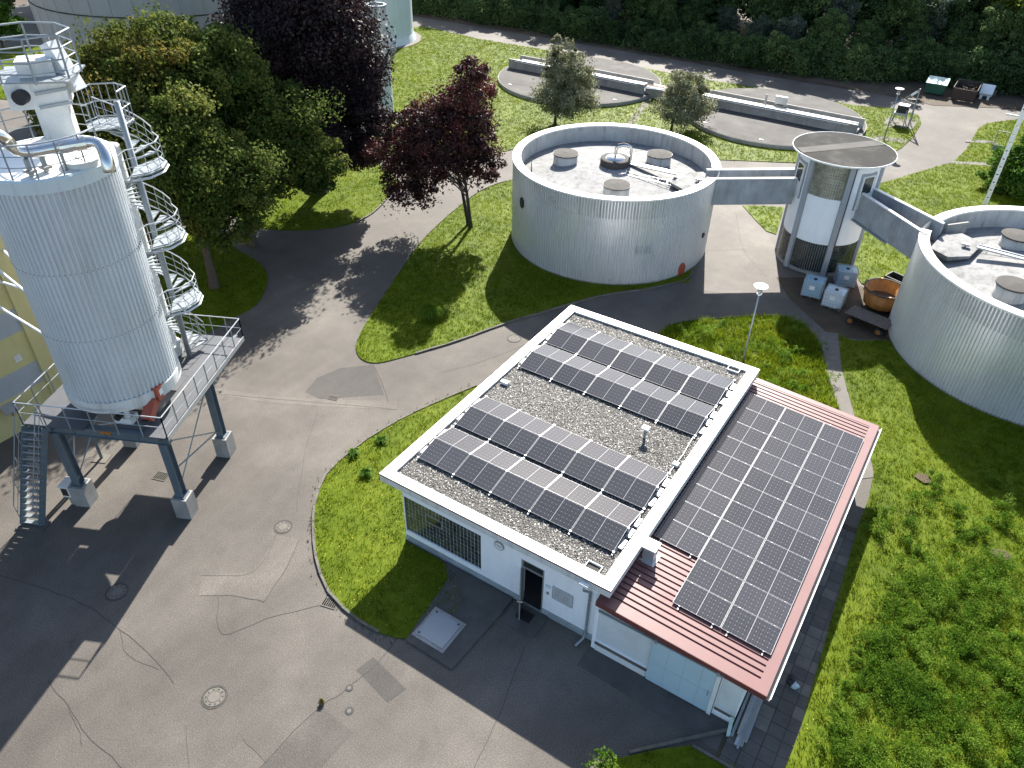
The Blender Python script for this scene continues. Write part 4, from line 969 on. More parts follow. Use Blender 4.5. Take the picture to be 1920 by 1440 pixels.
# ---- IBC containers
def ibc(q, rot, tint, label):
    x, y = G(*q); t = thing('ibc_container', label, 'container', (0, 0, 0), 'caged plastic containers by the stair tower')
    part('pallet', MB().box(-.6, .6, -.5, .5, .02, .06), 'galv', t)
    for a in (-.5, 0, .5): part('skid', MB().box(a-.06, a+.06, -.5, .5, -.08, .02), 'wood', t)
    b = MB(); prof = [(-.55, -.45), (-.5, -.48), (.5, -.48), (.55, -.45), (.55, .45), (.5, .48), (-.5, .48), (-.55, .45)]; b.prism([(p[0], p[1]) for p in prof], .06, 1.02); part('bottle', b, tint, t)
    for a in (-.28, .28): part('mould_ridge', MB().box(a-.05, a+.05, -.45, .45, 1.02, 1.045), tint, t)
    part('cap', MB().cyl(0, 0, .11, 1.02, 1.08, 16), 'black', t)
    bar = []
    for k in range(8):
        u = -.58+k*1.16/7
        for s in (-.5, .5): part('cage_bar', MB().tube([(u, s, .05), (u, s, 1.06)], .013, 5), 'galv_light', t)
    for k in range(1, 7):
        u = -.5+k/7
        for s in (-.6, .6): part('cage_bar', MB().tube([(s, u, .05), (s, u, 1.06)], .013, 5), 'galv_light', t)
    for z in (.08, .3, .52, .74, .9, 1.06): part('cage_hoop', MB().tube([(-.6, -.5, z), (.6, -.5, z), (.6, .5, z), (-.6, .5, z)], .014, 5, True), 'galv_light', t)
    for s in (-.25, .25): part('top_bar', MB().tube([(-.6, s, 1.07), (.6, s, 1.07)], .013, 5), 'galv_light', t)
    part('label_plate', MB().box(-.2, .1, -.53, -.52, .55, .8), 'white', t)
    t.location = (x, y, .08); t.rotation_euler = (0, 0, rot)
ibc((1521, 553), .1, 'ibc_blue', 'bluish caged container, leftmost of three by the stair tower')
ibc((1581, 533), .35, 'ibc_blue', 'blue tinted caged container at the foot of the stair tower, rearmost of three')
ibc((1560, 573), .0, 'ibc', 'white caged container, nearest of the three by the stair tower')
# ---- rusty round tub, trough and flat trailer
x, y = G(1648, 577); t = thing('round_tub', 'rusty orange round steel tub standing between the containers and the right tank', 'tub', (x, y, 0)); R = 1.18
part('shell', MB().lathe(x, y, [(R*.86, .35), (R, 1.35), (R-.05, 1.35), (R*.82, .42), (.01, .4)], 48), 'rust', t, smooth=True)
part('rim', MB().ring(x, y, R-.04, R+.05, 1.33, 1.40, 48), 'lid', t); part('sludge', MB().lathe(x, y, [(R*.84, .62), (.01, .66)], 32), 'scrap', t)
part('skirt', MB().lathe(x, y, [(R*.5, .0), (R*.86, .36)], 32), 'lid', t)
for k in range(4): a = k*PI/2+.4; part('lug', MB().box(x+R*math.cos(a)-.06, x+R*math.cos(a)+.06, y+R*math.sin(a)-.06, y+R*math.sin(a)+.06, 1.12, 1.42), 'rust', t)
x, y = G(1690, 545); t = thing('trough', 'black open trough half hidden behind the rusty tub', 'trough', (x, y, 0)); b = MB()
b.rbox(x, y, -.35, 1.1, .45, .05, .1); part('bottom', b, 'black', t)
for s in (-1, 1): part('side', MB().rbox(x-s*.45*math.sin(-.35), y+s*.45*math.cos(-.35), -.35, 1.1, .03, .05, .75), 'black', t); part('end', MB().rbox(x+s*1.1*math.cos(-.35), y+s*1.1*math.sin(-.35), -.35, .03, .45, .05, .75), 'black', t)
x, y = G(1625, 612); an = -.22; t = thing('flat_trailer', 'low flat trailer with a grey plank bed and orange wheels before the rusty tub', 'trailer', (x, y, 0))
c_, s_ = math.cos(an), math.sin(an)
for k in range(6):
    o = -.5+k*.2; part('plank', MB().rbox(x-s_*o, y+c_*o, an, 1.25+random.uniform(-.03, .03), .09, .62, .67), 'wood', t)
part('chassis', MB().rbox(x, y, an, 1.15, .35, .5, .6), 'scrap', t)
for u in (-.85, .85):
    for v_ in (-.5, .5):
        wx, wy = x+c_*u-s_*v_, y+s_*u+c_*v_; n = (-s_, c_, 0)
        whl = part('wheel', MB().tube([(wx+s_*.07, wy-c_*.07, .23), (wx-s_*.07, wy+c_*.07, .23)], .23, 16), 'black', t)
        part('rim', MB().tube([(wx+s_*.08, wy-c_*.08, .23), (wx-s_*.08, wy+c_*.08, .23)], .14, 12), 'rust', whl)
part('tow_bar', MB().beam((x-c_*1.2, y-s_*1.2, .5), (x-c_*2.0, y-s_*2.0, .3), .06), 'scrap', t)
# ---- things by the forest edge
x, y = G(1751, 176); t = thing('waste_container', 'dark green waste container with a pale shiny lid at the edge of the woods', 'container', (x, y, 0))
part('body', MB().add([(x-.85,y-.55,.15),(x+.85,y-.55,.15),(x+.85,y+.55,.15),(x-.85,y+.55,.15),(x-1.0,y-.75,1.15),(x+1.0,y-.75,1.15),(x+1.0,y+.7,1.5),(x-1.0,y+.7,1.5)], [(0,3,2,1),(4,5,6,7),(0,1,5,4),(1,2,6,5),(2,3,7,6),(3,0,4,7)]), 'green', t)
part('lid', MB().add([(x-1.03,y-.8,1.16),(x+1.03,y-.8,1.16),(x+1.03,y+.72,1.53),(x-1.03,y+.72,1.53),(x-1.03,y-.8,1.2),(x+1.03,y-.8,1.2),(x+1.03,y+.72,1.58),(x-1.03,y+.72,1.58)], [(0,3,2,1),(4,5,6,7),(0,1,5,4),(1,2,6,5),(2,3,7,6),(3,0,4,7)]), 'palegreen', t)
for a, b_ in ((-.8, -.5), (.8, -.5), (-.8, .5), (.8, .5)): part('castor', MB().tube([(x+a-.04, y+b_, .09), (x+a+.04, y+b_, .09)], .09, 8), 'black', t)
x, y = G(1805, 186); t = thing('open_skip', 'open brown skip full of scrap at the edge of the woods', 'skip', (x, y, 0)); L_, W_ = 1.7, 1.05
part('floor', MB().box(x-W_, x+W_, y-.6, y+L_+.6, .1, .2), 'scrap', t)
for s in (-1, 1): part('side', MB().add([(x+s*W_,y-.9,.1),(x+s*W_,y+L_+.9,.1),(x+s*(W_+.1),y+L_+1.1,1.25),(x+s*(W_+.1),y-1.1,1.25),(x+s*(W_-.05),y-.9,.1),(x+s*(W_-.05),y+L_+.9,.1),(x+s*(W_+.03),y+L_+1.1,1.25),(x+s*(W_+.03),y-1.1,1.25)], [(0,1,2,3),(4,7,6,5),(3,2,6,7),(0,3,7,4),(1,5,6,2)]), 'scrap', t)
part('end', MB().box(x-W_, x+W_, y-1.0, y-.93, .1, 1.2), 'scrap', t); part('end', MB().box(x-W_, x+W_, y+L_+.9, y+L_+1.0, .1, 1.2), 'scrap', t)
part('top_rail', MB().tube([(x-W_-.08, y-1.05, 1.26), (x+W_+.08, y-1.05, 1.26), (x+W_+.08, y+L_+1.05, 1.26), (x-W_-.08, y+L_+1.05, 1.26)], .05, 6, True), 'wood', t)
b = MB()
for k in range(60): b.obox((x+random.uniform(-.8, .8), y+random.uniform(-.7, L_+.7), random.uniform(.6, .95)), Vector((random.uniform(-1, 1), random.uniform(-1, 1), random.uniform(-.3, .3))).normalized(), (0, 0, 1), (0, 1, 0), random.uniform(.1, .4), .04, .05)
part('scrap_fill', b, 'scrap', t, stuff=True)
x, y = G(1846, 183); t = thing('white_machine', 'white box with four long pipes laid behind it at the edge of the woods', 'machine', (x, y, 0))
part('housing', MB().obox((x, y, .75), (1, 0, 0), (0, .75, .6), (0, -.6, .75), .62, .62, .2), 'white', t)
for s in (-.35, .35): part('foot', MB().box(x+s-.12, x+s+.12, y-.9, y-.5, 0, .35), 'white', t)
for k in range(4): part('pipe', MB().beam((x-.45+k*.3, y+.5, .7), (x-.2+k*.3, y+3.4, .7), .17), 'galv_light', t)
for yy in (1.0, 2.8): part('trestle', MB().box(x-.6, x+.9, y+yy-.05, y+yy+.05, 0, .61), 'wood', t)
for q, s, m_, lab in (((1820, 146), .3, 'ibc_blue', 'blue crumpled object behind the scrap skip'), ((1912, 168), .35, 'white', 'small white box alone in the grass at the right edge of the woods')):
    x, y = G(*q); b = MB().box(x-s, x+s, y-s*.7, y+s*.7, 0, s*1.6); b.obox((x+s*.3, y, s*1.7), (.9, .3, .2), (-.3, .9, 0), (0, 0, 1), s*.7, s*.5, .06); single('box', b, m_, lab, 'box')
# ---- white mast at the right
mx, my = 16.5, 50.5; t = thing('white_mast', 'tall white mast with a cross arm rising behind the shrub at the right edge', 'mast', (mx, my, 0))
b = MB()
for dx, dy in ((-.12, -.12), (.12, -.12), (.12, .12), (-.12, .12)): part('leg', MB().beam((mx+dx, my+dy, 0), (mx+dx, my+dy, 10.5), .07), 'white', t)
z = .3; k = 0
while z < 10.2:
    part('plate', MB().box(mx-.16, mx+.16, my-.17, my-.13, z, z+.5), 'white', t); z += .6; k += 1
part('cross_arm', MB().beam((mx-1.0, my, 6.9), (mx+.6, my, 6.9), .1), 'galv_light', t)
x, y = G(1868, 285); t = thing('frame_sign', 'thin steel frame standing in the grass behind the shrub', 'frame', (x, y, 0))
for s in (-.45, .45): part('post', MB().beam((x+s, y, 0), (x+s, y, 1.8), .06), 'galv', t)
part('rail', MB().beam((x-.45, y, 1.8), (x+.45, y, 1.8), .06), 'galv', t); part('mesh_panel', MB().box(x-.4, x+.4, y-.01, y+.01, .1, .6), 'galv', t)
# ---- egg digester, white gas tank, slim column
def egg_r(z): return 11.6+.55*math.sin(min(z, 14)/14*PI/2)-.02*max(0, z-14)**1.7
t = thing('egg_digester', 'huge pale grey digester shell with upright seams behind the green trees', 'digester', (-64, 30, 0))
ex, ey = -50.9, 32.6; prof = []
for k in range(33):
    z = k; r = egg_r(z)
    prof.append((max(r, .1), z))
nb = 44; b = MB().lathe(ex, ey, prof, nb*2, radf=lambda i: -.04 if i % 2 == 0 else .0); part('shell', b, 'egg', t, smooth=False)
for zz in (10.2, 18.4): part('seam_ring', MB().ring(ex, ey, egg_r(zz)-.1, egg_r(zz)+.03, zz, zz+.09, 88), 'lid', t)
for k in range(nb):
    a = 2*PI*(k+.5)/nb; pts = []
    if math.cos(a)*(CAM[0]-ex)+math.sin(a)*(CAM[1]-ey) < 5: continue
    for z, r in [(p_[1], p_[0]) for p_ in prof][::3]: pts.append((ex+(r+.0)*math.cos(a), ey+(r+.0)*math.sin(a), z))
    part('standing_seam', MB().tube(pts, .03, 4), 'galv', t)
x, y = -54.3, 61.3; t = thing('gas_holder', 'big white round gas holder at the top of the picture', 'tank', (x, y, 0)); R = 5.1
part('shell', MB().lathe(x, y, [(R+.35, 0), (R+.05, .9), (R, 1.4), (R, 8.2), (R-.15, 12), (.01, 12.5)], 72), 'whitetank', t, smooth=False)
part('base', MB().ring(x, y, R, R+1.0, 0, .1, 64), 'concrete_path', t)
part('walkway_ring', MB().ring(x, y, R, R+.12, 7.5, 7.6, 72), 'galv', t)
for k in range(26):
    a = 2*PI*k/26; part('bracket', MB().beam((x+R*math.cos(a), y+R*math.sin(a), 7.1), (x+(R+.14)*math.cos(a), y+(R+.14)*math.sin(a), 7.5), .07), 'galv', t)
part('pipe', MB().tube([(x+1.9, y-R-.1, 0), (x+1.9, y-R-.1, 5.6), (x+2.9, y-R+.5, 7.3)], .1, 8), 'rust', t)
x, y = -34.6, 41.2; x, y = G(722, 218); t = thing('column_tank', 'slim white column tank with ribbed top and winding steps in front of the gas holder', 'tank', (x, y, 0))
part('lower_shell', MB().cyl(x, y, .86, 0, 5.6, 36), 'whitetank', t, smooth=False)
part('ribbed_top', ribbed(x, y, .84, 5.6, 9.6, 40, .05), 'cladding', t); part('top_ring', MB().ring(x, y, .72, .9, 9.6, 9.75, 36), 'galv', t); part('top_floor', MB().lathe(x, y, [(.84, 9.0), (.01, 9.0)], 24), 'maroon', t)
for k in range(30):
    a = -1.35+k*.075; z = 3.4+k*.115; r0, r1 = .9, 1.55
    b = MB().add([(x+r0*math.cos(a), y+r0*math.sin(a), z), (x+r1*math.cos(a), y+r1*math.sin(a), z), (x+r1*math.cos(a+.09), y+r1*math.sin(a+.09), z), (x+r0*math.cos(a+.09), y+r0*math.sin(a+.09), z), (x+r0*math.cos(a), y+r0*math.sin(a), z+.04), (x+r1*math.cos(a), y+r1*math.sin(a), z+.04), (x+r1*math.cos(a+.09), y+r1*math.sin(a+.09), z+.04), (x+r0*math.cos(a+.09), y+r0*math.sin(a+.09), z+.04)], [(0,3,2,1),(4,5,6,7),(0,1,5,4),(1,2,6,5),(2,3,7,6),(3,0,4,7)]); part('step', b, 'concrete', t)
    if k % 3 == 0: part('post', MB().tube([(x+1.52*math.cos(a), y+1.52*math.sin(a), z), (x+1.52*math.cos(a), y+1.52*math.sin(a), z+1)], .02, 5), 'galv_light', t)
part('handrail', MB().tube([(x+1.52*math.cos(-1.35+k*.075), y+1.52*math.sin(-1.35+k*.075), 4.4+k*.115) for k in range(30)], .025, 5), 'galv_light', t)
for z in (7.2, 8.1): part('pipe_stub', MB().tube([(x+.8, y-.2, z), (x+1.15, y-.1, z+.1)], .12, 8), 'white', t)
dv = Vector((CR[0], CR[1], 0))
for off, h, zz, lab in ((-.75, 10.2, 0, 'disc lamp left of the slim column tank'), (.1, 11.6, 0, 'tall thin disc lamp right behind the slim column tank')):
    q = Vector((x, y, 0))+dv*off+Vector((-.3, 1.3, 0)); lamp(q.x, q.y, h, lab)
q = Vector((x, y, 0))+dv*(-1.15); t = thing('vent_mast', 'pale pipe mast with a cross bar beside the purple beech', 'mast', (q.x, q.y, 0))
part('pole', MB().tube([(q.x, q.y, 0), (q.x, q.y, 10.5), (q.x-.25, q.y, 11.3)], .09, 8), 'galv_light', t); part('cross_bar', MB().beam((q.x-.7, q.y, 10.6), (q.x+.35, q.y, 10.6), .16), 'white', t)
x, y = G(694, 303); t = thing('rail_bench', 'low white railing over a pit in the grass beside the purple beech', 'railing', (x, y, 0))
for k in range(3): part('bar', MB().beam((x-1.6, y-.3+k*.35, .5), (x+.9, y-.1+k*.35, .5), .08), 'white', t)
for s in (-1.5, .8): part('support', MB().box(x+s-.06, x+s+.06, y-.4, y+.5, 0, .46), 'scrap', t)
# ---- striped yellow building at the left edge
t = thing('yellow_building', 'pale yellow building with grey diagonal bands at the left edge behind the silo', 'building', (-25, -16, 0))
XW = -18.5; Y0, Y1, HB = -34, -2.9, 9.4
part('wall', MB().box(-42, XW, Y0, Y1, 0, HB), 'yellow', t)
part('corner_pilaster', MB().box(-42, XW+.14, Y1, -1.95, 0, HB+.05), 'yellow', t)
for z0 in (1.9, 4.75, 7.6): part('grey_band', MB().box(XW, XW+.012, Y0, Y1-.001, z0, z0+1.15), 'greyband', t)
part('parapet', MB().box(-42.1, XW+.2, Y0-.1, -1.85, HB+.05, HB+.25), 'galv', t)
part('wall_sign', MB().box(XW+.001, XW+.03, -3.75, -3.45, 3.4, 3.75), 'offwhite', t)
hd = part('vent_hood', MB().add([(XW,-5.2,1.75),(XW,-4.55,1.75),(XW+.5,-4.55,1.5),(XW+.5,-5.2,1.5),(XW,-5.2,1.7),(XW,-4.55,1.7),(XW+.5,-4.55,1.45),(XW+.5,-5.2,1.45)], [(0,1,2,3),(4,7,6,5),(3,2,6,7),(0,3,7,4),(1,5,6,2)]), 'doorgrey', t)
part('hood_pipe', MB().tube([(XW+.22, -4.85, 1.5), (XW+.25, -4.85, 1.15)], .09, 8), 'rust', hd)
t = thing('roof_strut', 'white tubular braces between the silo and the yellow building', 'brace', (-16.5, -3, 8))
for a, b_ in (((-18.4, -3.1, 8.3), (-12.7, -3.3, 7.0)), ((-18.4, -3.1, 7.4), (-12.7, -2.9, 8.1)), ((-18.4, -3.9, 7.0), (-12.6, -3.6, 6.1)), ((-18.4, -2.4, 8.6), (-14.8, -3.2, 8.7))): part('tube', MB().tube([a, b_], .06, 8), 'white', t)

# ================================================================ THE SILO ON ITS STEEL FRAME
B1, B2, B3, B4 = (-11.79, -5.79), (-7.68, -3.85), (-9.3, -.38), (-13.4, -2.32)
sc = (-10.57, -3.07); RS = 2.1; ZR0, ZR1, ZT = 5.8, 14.2, 14.65
si = thing('silo', 'tall grey ribbed steel silo standing on the blue-grey frame', 'silo', (*sc, 5.0))
part('ribbed_shell', ribbed(sc[0], sc[1], RS-.055, ZR0, ZR1, 76, .06, .5), 'silo_clad', si)
part('skirt', MB().lathe(sc[0], sc[1], [(RS-.25, 5.35), (RS+.04, 5.35), (RS+.04, 5.82), (RS-.02, 5.83)], 72), 'offwhite', si)
part('hopper', MB().lathe(sc[0], sc[1], [(RS-.3, 5.6), (.35, 4.0), (.35, 3.4), (.01, 3.4)], 36), 'offwhite', si)
part('top_band', MB().lathe(sc[0], sc[1], [(RS-.05, ZR1-.02), (RS+.02, ZR1-.02), (RS+.03, ZT-.06), (RS-.03, ZT), (RS-.12, ZT)], 72), 'whitetank', si)
part('top_plate', MB().lathe(sc[0], sc[1], [(RS-.1, ZT-.02), (.01, ZT+.07)], 64), 'white', si)
for z in (8.6, 11.3): 
    b = MB()
    for k in range(76):
        a = 2*PI*(k+.74)/76; b.box(sc[0]+(RS+.01)*math.cos(a)-.012, sc[0]+(RS+.01)*math.cos(a)+.012, sc[1]+(RS+.01)*math.sin(a)-.012, sc[1]+(RS+.01)*math.sin(a)+.012, z, z+.03)
    part('rivet_row', b, 'lid', si, stuff=True)
def circ(r, a0, a1, z, n=24): return [(sc[0]+r*math.cos(a0+(a1-a0)*k/n), sc[1]+r*math.sin(a0+(a1-a0)*k/n), z) for k in range(n+1)]
# guard rail round the top
ag = math.radians(40)        # opening towards the spiral stair
rl = part('top_guard_rail', MB().tube(circ(RS-.05, ag-5.3, ag-.25, ZT+1.1, 48), .028, 6), 'galv_light', si)
for z in (.75, .4): part('knee_rail', MB().tube(circ(RS-.05, ag-5.3, ag-.25, ZT+z, 48), .015, 5), 'galv', rl)
for k in range(15):
    a = ag-5.3+5.05*k/14; p = (sc[0]+(RS-.05)*math.cos(a), sc[1]+(RS-.05)*math.sin(a)); part('post', MB().beam((*p, ZT-.1), (*p, ZT+1.1), .045, .02), 'galv', rl)
# fittings on the top plate
px_, py_ = G(112, 262, ZT)
cw_, sw_ = Vector((CR[0], CR[1], 0)).normalized(), None
fwd = Vector((-cw_.y, cw_.x, 0))
hub = Vector((px_, py_, 0))+fwd*.3
hd_ = thing('filter_head', 'white filter housing with railed platform on top of the silo', 'filter', (hub.x, hub.y, ZT))
def ob(c, hx, hy, z0, z1, tw=0):
    a = math.atan2(cw_.y, cw_.x)+tw; return MB().rbox(c.x, c.y, a, hx, hy, z0, z1)
part('square_duct', ob(hub, .5, .45, ZT, ZT+1.15, .35), 'offwhite', hd_)
part('housing', ob(hub-cw_*.3, .9, .62, ZT+1.15, ZT+2.0, .35), 'offwhite', hd_)
part('motor', MB().tube([tuple(hub-cw_*.5-fwd*.62+Vector((0, 0, ZT+1.6))), tuple(hub-cw_*.5-fwd*.95+Vector((0, 0, ZT+1.6)))], .24, 14), 'black', hd_)
part('side_chute', MB().beam(tuple(hub+cw_*.75+fwd*.5+Vector((0, 0, ZT+1.45))), tuple(hub+cw_*.15+fwd*.7+Vector((0, 0, ZT+2.95))), .5, .4), 'white', hd_)
for z in (1.2, 1.65): part('stiffener', MB().beam(tuple(hub-cw_*.1-fwd*.65+Vector((0, 0, ZT+z))), tuple(hub+cw_*.85-fwd*.25+Vector((0, 0, ZT+z+.1))), .06, .1), 'galv', hd_)
part('upper_box', ob(hub-cw_*.3+fwd*.3, .55, .4, ZT+2.0, ZT+2.55, .35), 'offwhite', hd_)
part('inspection_opening', ob(hub-cw_*.3+fwd*.05, .3, .16, ZT+2.1, ZT+2.45, .35), 'black', hd_)
pl = hub-cw_*.4+fwd*.3
part('platform', ob(pl, 1.3, 1.0, ZT+1.98, ZT+2.04, .15), 'galv', hd_)
oct_ = []
for k in range(8):
    a = PI/8+k*PI/4; oct_.append(pl+cw_*1.45*math.cos(a)+fwd*1.2*math.sin(a))
for z in (2.3, 2.65, 3.0, 3.4): part('guard_rail', MB().tube([tuple(p+Vector((0, 0, ZT+z))) for p in oct_], .026 if z < 3.4 else .035, 5, True), 'galv', hd_)
for p in oct_: part('post', MB().beam(tuple(p+Vector((0, 0, ZT+2.0))), tuple(p+Vector((0, 0, ZT+3.4))), .05), 'galv', hd_)
# bright pipe
q = lambda x_, y_, z_: (*G(x_, y_, z_), z_)
pts = [q(-60, 240, 16.4), q(0, 255, 16.0), q(28, 280, 15.5), q(60, 285, 15.35), q(110, 276, 15.4), q(160, 268, 15.4), q(188, 272, 15.35), q(200, 300, 15.0), q(206, 322, ZT)]
t = thing('bright_pipe', 'thick bright insulated pipe bending across the silo top', 'pipe', pts[5])
part('pipe', MB().tube(smoothed(pts, 3, False), .2, 16), 'chrome', t, smooth=True)
part('sleeve', MB().tube([pts[3+1], pts[5]], .235, 16), 'chrome', t)
part('support', MB().beam((pts[4][0], pts[4][1], ZT), (pts[4][0], pts[4][1], 15.2), .08), 'galv', t)
for (a, b_, r_, z_, lab, nm) in ((180, 292, .16, .35, 'small white capped nozzle at the rear edge of the silo top', 'nozzle'), (158, 300, .2, .38, 'wider white nozzle beside the square duct on the silo top', 'nozzle'), (224, 318, .14, .2, 'low white cap near the stair entry of the silo top', 'nozzle')):
    x, y = G(a-45, b_-45, ZT); t = thing(nm, lab, 'nozzle', (x, y, ZT)); part('stub', MB().cyl(x, y, r_*.8, ZT, ZT+z_, 16), 'white', t); part('cap', MB().cyl(x, y, r_, ZT+z_, ZT+z_+.07, 16), 'white', t)
x, y = G(155, 307, ZT); t = thing('round_hatch', 'round bolted white hatch on the silo top beside the pipe', 'hatch', (x, y, ZT)); part('drum', MB().cyl(x, y, .52, ZT+.0, ZT+.16, 28), 'white', t); part('lid', MB().cyl(x, y, .56, ZT+.16, ZT+.2, 28), 'white', t)
for k in range(3): part('lug', MB().box(x-.15+k*.15, x-.1+k*.15, y-.1, y-.06, ZT+.2, ZT+.24), 'galv', t)
for k, (a, b_) in enumerate(((88, 322), (60, 330))):
    x, y = G(a, b_, ZT); t = thing('small_valve', ('grey valve stand near the front rail of the silo top', 'second valve stand left of the other on the silo top')[k], 'valve', (x, y, ZT)); part('stem', MB().box(x-.06, x+.06, y-.06, y+.06, ZT, ZT+.55), 'galv', t); part('flange', MB().box(x-.16, x+.16, y-.14, y+.14, ZT+.12, ZT+.2), 'concrete', t)
x, y = -12.35, -.75
single('lightning_rod', MB().tube([(x, y, ZT-.1), (x, y, ZT+1.2), (x, y, ZT+3.1)], [.035, .028, .016], 6), 'galv_light', 'thin upright lightning rod on the silo top', 'rod')
# white tube and spiral stair
SX, SY = -11.36, .34; ZD = 4.6
t = thing('riser_tube', 'white vertical riser tube between the silo and the spiral stair', 'pipe', (-12.0, -.35, ZD))
part('tube', MB().cyl(-11.75, -.22, .42, ZD, 13.9, 28), 'white', t, smooth=False); part('foot', MB().cyl(-11.75, -.22, .55, ZD, ZD+.5, 28), 'offwhite', t)
SX, SY = -10.85, .1
sp = thing('spiral_stair', 'grey steel spiral stair climbing beside the silo', 'stair', (SX, SY, ZD))
part('centre_column', MB().cyl(SX, SY, .11, ZD, 15.6, 14), 'galv', sp, smooth=True)
ra = math.atan2(cw_.y, cw_.x)            # direction to the right of the picture
def P3(r, a, z): return (SX+r*math.cos(a), SY+r*math.sin(a), z)
step_h = .205; per_turn = 13; z = ZD; k = 0; RO = 1.02
a = ra-2.6; turns = [ZD+.0, ZD+2.7, ZD+5.4, ZD+8.1]; total = int((ZT+.1-ZD)/step_h)
dirn = 1
outer = []
def tread(a, z, da):
    b = MB(); 
    r0, r1 = .1, RO
    lo = [P3(r0, a, z), P3(r1, a, z), P3(r1, a+da, z), P3(r0, a+da, z)]
    b.add(lo+[(x, y, zz+.045) for x, y, zz in lo], [(0,3,2,1),(4,5,6,7),(0,1,5,4),(1,2,6,5),(2,3,7,6),(3,0,4,7)]); return b
zz = ZD; ang_ = ra+1.0; n_step = 0; landing_every = 14; seg = []; LAN = 2.3; da = (2*PI-LAN)/13
while zz < ZT-.05:
    zz += step_h; n_step += 1
    if n_step % landing_every == 0:
        b = MB()
        poly = [P3(.1, ang_, zz)]+[P3(RO+.12, ang_+LAN*j/4, zz) for j in range(5)]
        b.prism([(p[0], p[1]) for p in poly], zz, zz+.05); part('landing', b, 'galv', sp)
        part('landing_skirt', MB().tube([P3(RO+.12, ang_+LAN*j/4, zz-.1) for j in range(5)], .05, 4), 'galv_light', sp)
        for j in range(5): seg.append((ang_+LAN*j/4, zz))
        ang_ += LAN
    else:
        part('tread', tread(ang_, zz, da*1.05), 'galv', sp); seg.append((ang_, zz)); ang_ += da
for lvl, rr, nm in ((1.0, .026, 'handrail'), (.68, .014, 'mid_rail'), (.36, .014, 'mid_rail'), (.06, .03, 'string')):
    part(nm, MB().tube([P3(RO+.03, a_, z_+lvl) for a_, z_ in seg], rr, 5), 'galv_light' if lvl == 1. else 'galv', sp)
for i, (a_, z_) in enumerate(seg):
    part('baluster', MB().tube([P3(RO+.03, a_, z_), P3(RO+.03, a_, z_+1.0)], .014, 4), 'galv', sp)
# cage at the exit
S0 = Vector((SX, SY, 0)); EX = [S0-cw_*1.5+fwd*.35, S0-cw_*1.25+fwd*.95, S0-cw_*.5+fwd*1.15, S0+cw_*.1+fwd*.75, S0+cw_*.05+fwd*.1]
for z_ in (.1, .65, 1.25): part('exit_rail', MB().tube([(p.x, p.y, ZT+z_) for p in EX], .028, 5), 'galv_light', sp)
for p0, p1 in zip(EX, EX[1:]):
    for k in range(3): p = p0.lerp(p1, k/3); part('exit_bar', MB().tube([(p.x, p.y, ZT), (p.x, p.y, ZT+1.25)], .018, 5), 'galv', sp)
part('exit_floor', MB().prism([(p.x, p.y) for p in EX]+[(SX-cw_.x*1.1-fwd.x*.4, SY-cw_.y*1.1-fwd.y*.4)], ZT-.02, ZT+.03), 'galv', sp)
# ---- steel frame and deck
fr_ = thing('steel_platform', 'blue-grey steel frame on four concrete blocks carrying the silo', 'steel frame', (*sc, 0))
ux = Vector((B2[0]-B1[0], B2[1]-B1[1], 0)); ux.normalize(); uy = Vector((B4[0]-B1[0], B4[1]-B1[1], 0)); uy.normalize(); af = math.atan2(ux.y, ux.x)
for b_ in (B1, B2, B3, B4):
    part('footing', MB().rbox(b_[0], b_[1], af, .33, .33, -.02, 1.08), 'concrete', fr_)
    part('base_plate', MB().rbox(b_[0], b_[1], af, .24, .24, 1.08, 1.12), 'steel_blue', fr_)
    col = part('column', MB().rbox(b_[0], b_[1], af, .016, .16, 1.12, 4.0), 'steel_blue', fr_)
    for s in (-1, 1): part('flange', MB().rbox(b_[0]-math.sin(af)*.165*s, b_[1]+math.cos(af)*.165*s, af, .16, .012, 1.12, 4.0), 'steel_blue', col)
def W3(p, z): return (p.x, p.y, z)
o1 = Vector((*B1, 0)); 
def FP(u, v): return o1+ux*u+uy*v
LU, LV = 4.49, 3.83
for v_ in (0, LV): part('main_beam', MB().beam(W3(FP(-1.0, v_), 4.2), W3(FP(LU+.35, v_), 4.2), .2, .4), 'steel_blue', fr_); 
for v_ in (-.105, .105, LV-.105, LV+.105):
    for u in (-.6, .9, 2.2, 3.6, 4.4): part('stiffener', MB().beam(W3(FP(u, v_), 4.05), W3(FP(u, v_), 4.38), .03, .06), 'steel_blue', fr_)
for v_ in (0, LV):
    for zz in (4.0, 4.4): part('beam_flange', MB().beam(W3(FP(-1.0, v_), zz), W3(FP(LU+.35, v_), zz), .3, .025), 'steel_blue', fr_)
for u in (0, LU): part('cross_beam', MB().beam(W3(FP(u, -.3), 4.32), W3(FP(u, LV+3.2 if u else LV+.3), 4.32), .16, .24), 'steel_blue', fr_)
part('name_plate', MB().beam(W3(FP(2.0, -.11), 4.27), W3(FP(2.5, -.11), 4.27), .02, .15), 'rust', fr_)
for (a, b_) in (((0, 0), (0, LV)), ((LU, 0), (LU, LV))):
    p, q_ = FP(*a), FP(*b_); part('brace', MB().tube([W3(p, 1.3), W3(q_, 4.0)], .03, 6), 'galv', fr_); part('brace', MB().tube([W3(p, 4.0), W3(q_, 1.3)], .03, 6), 'galv', fr_)
part('tie', MB().beam(W3(FP(LU, 0), 2.4), W3(FP(LU, LV), 1.4), .05), 'galv', fr_)
DV1 = LV+2.9
deck = MB(); 
def dk(*uv): deck.prism([(FP(a, b).x, FP(a, b).y) for a, b in uv], 4.44, 4.5)
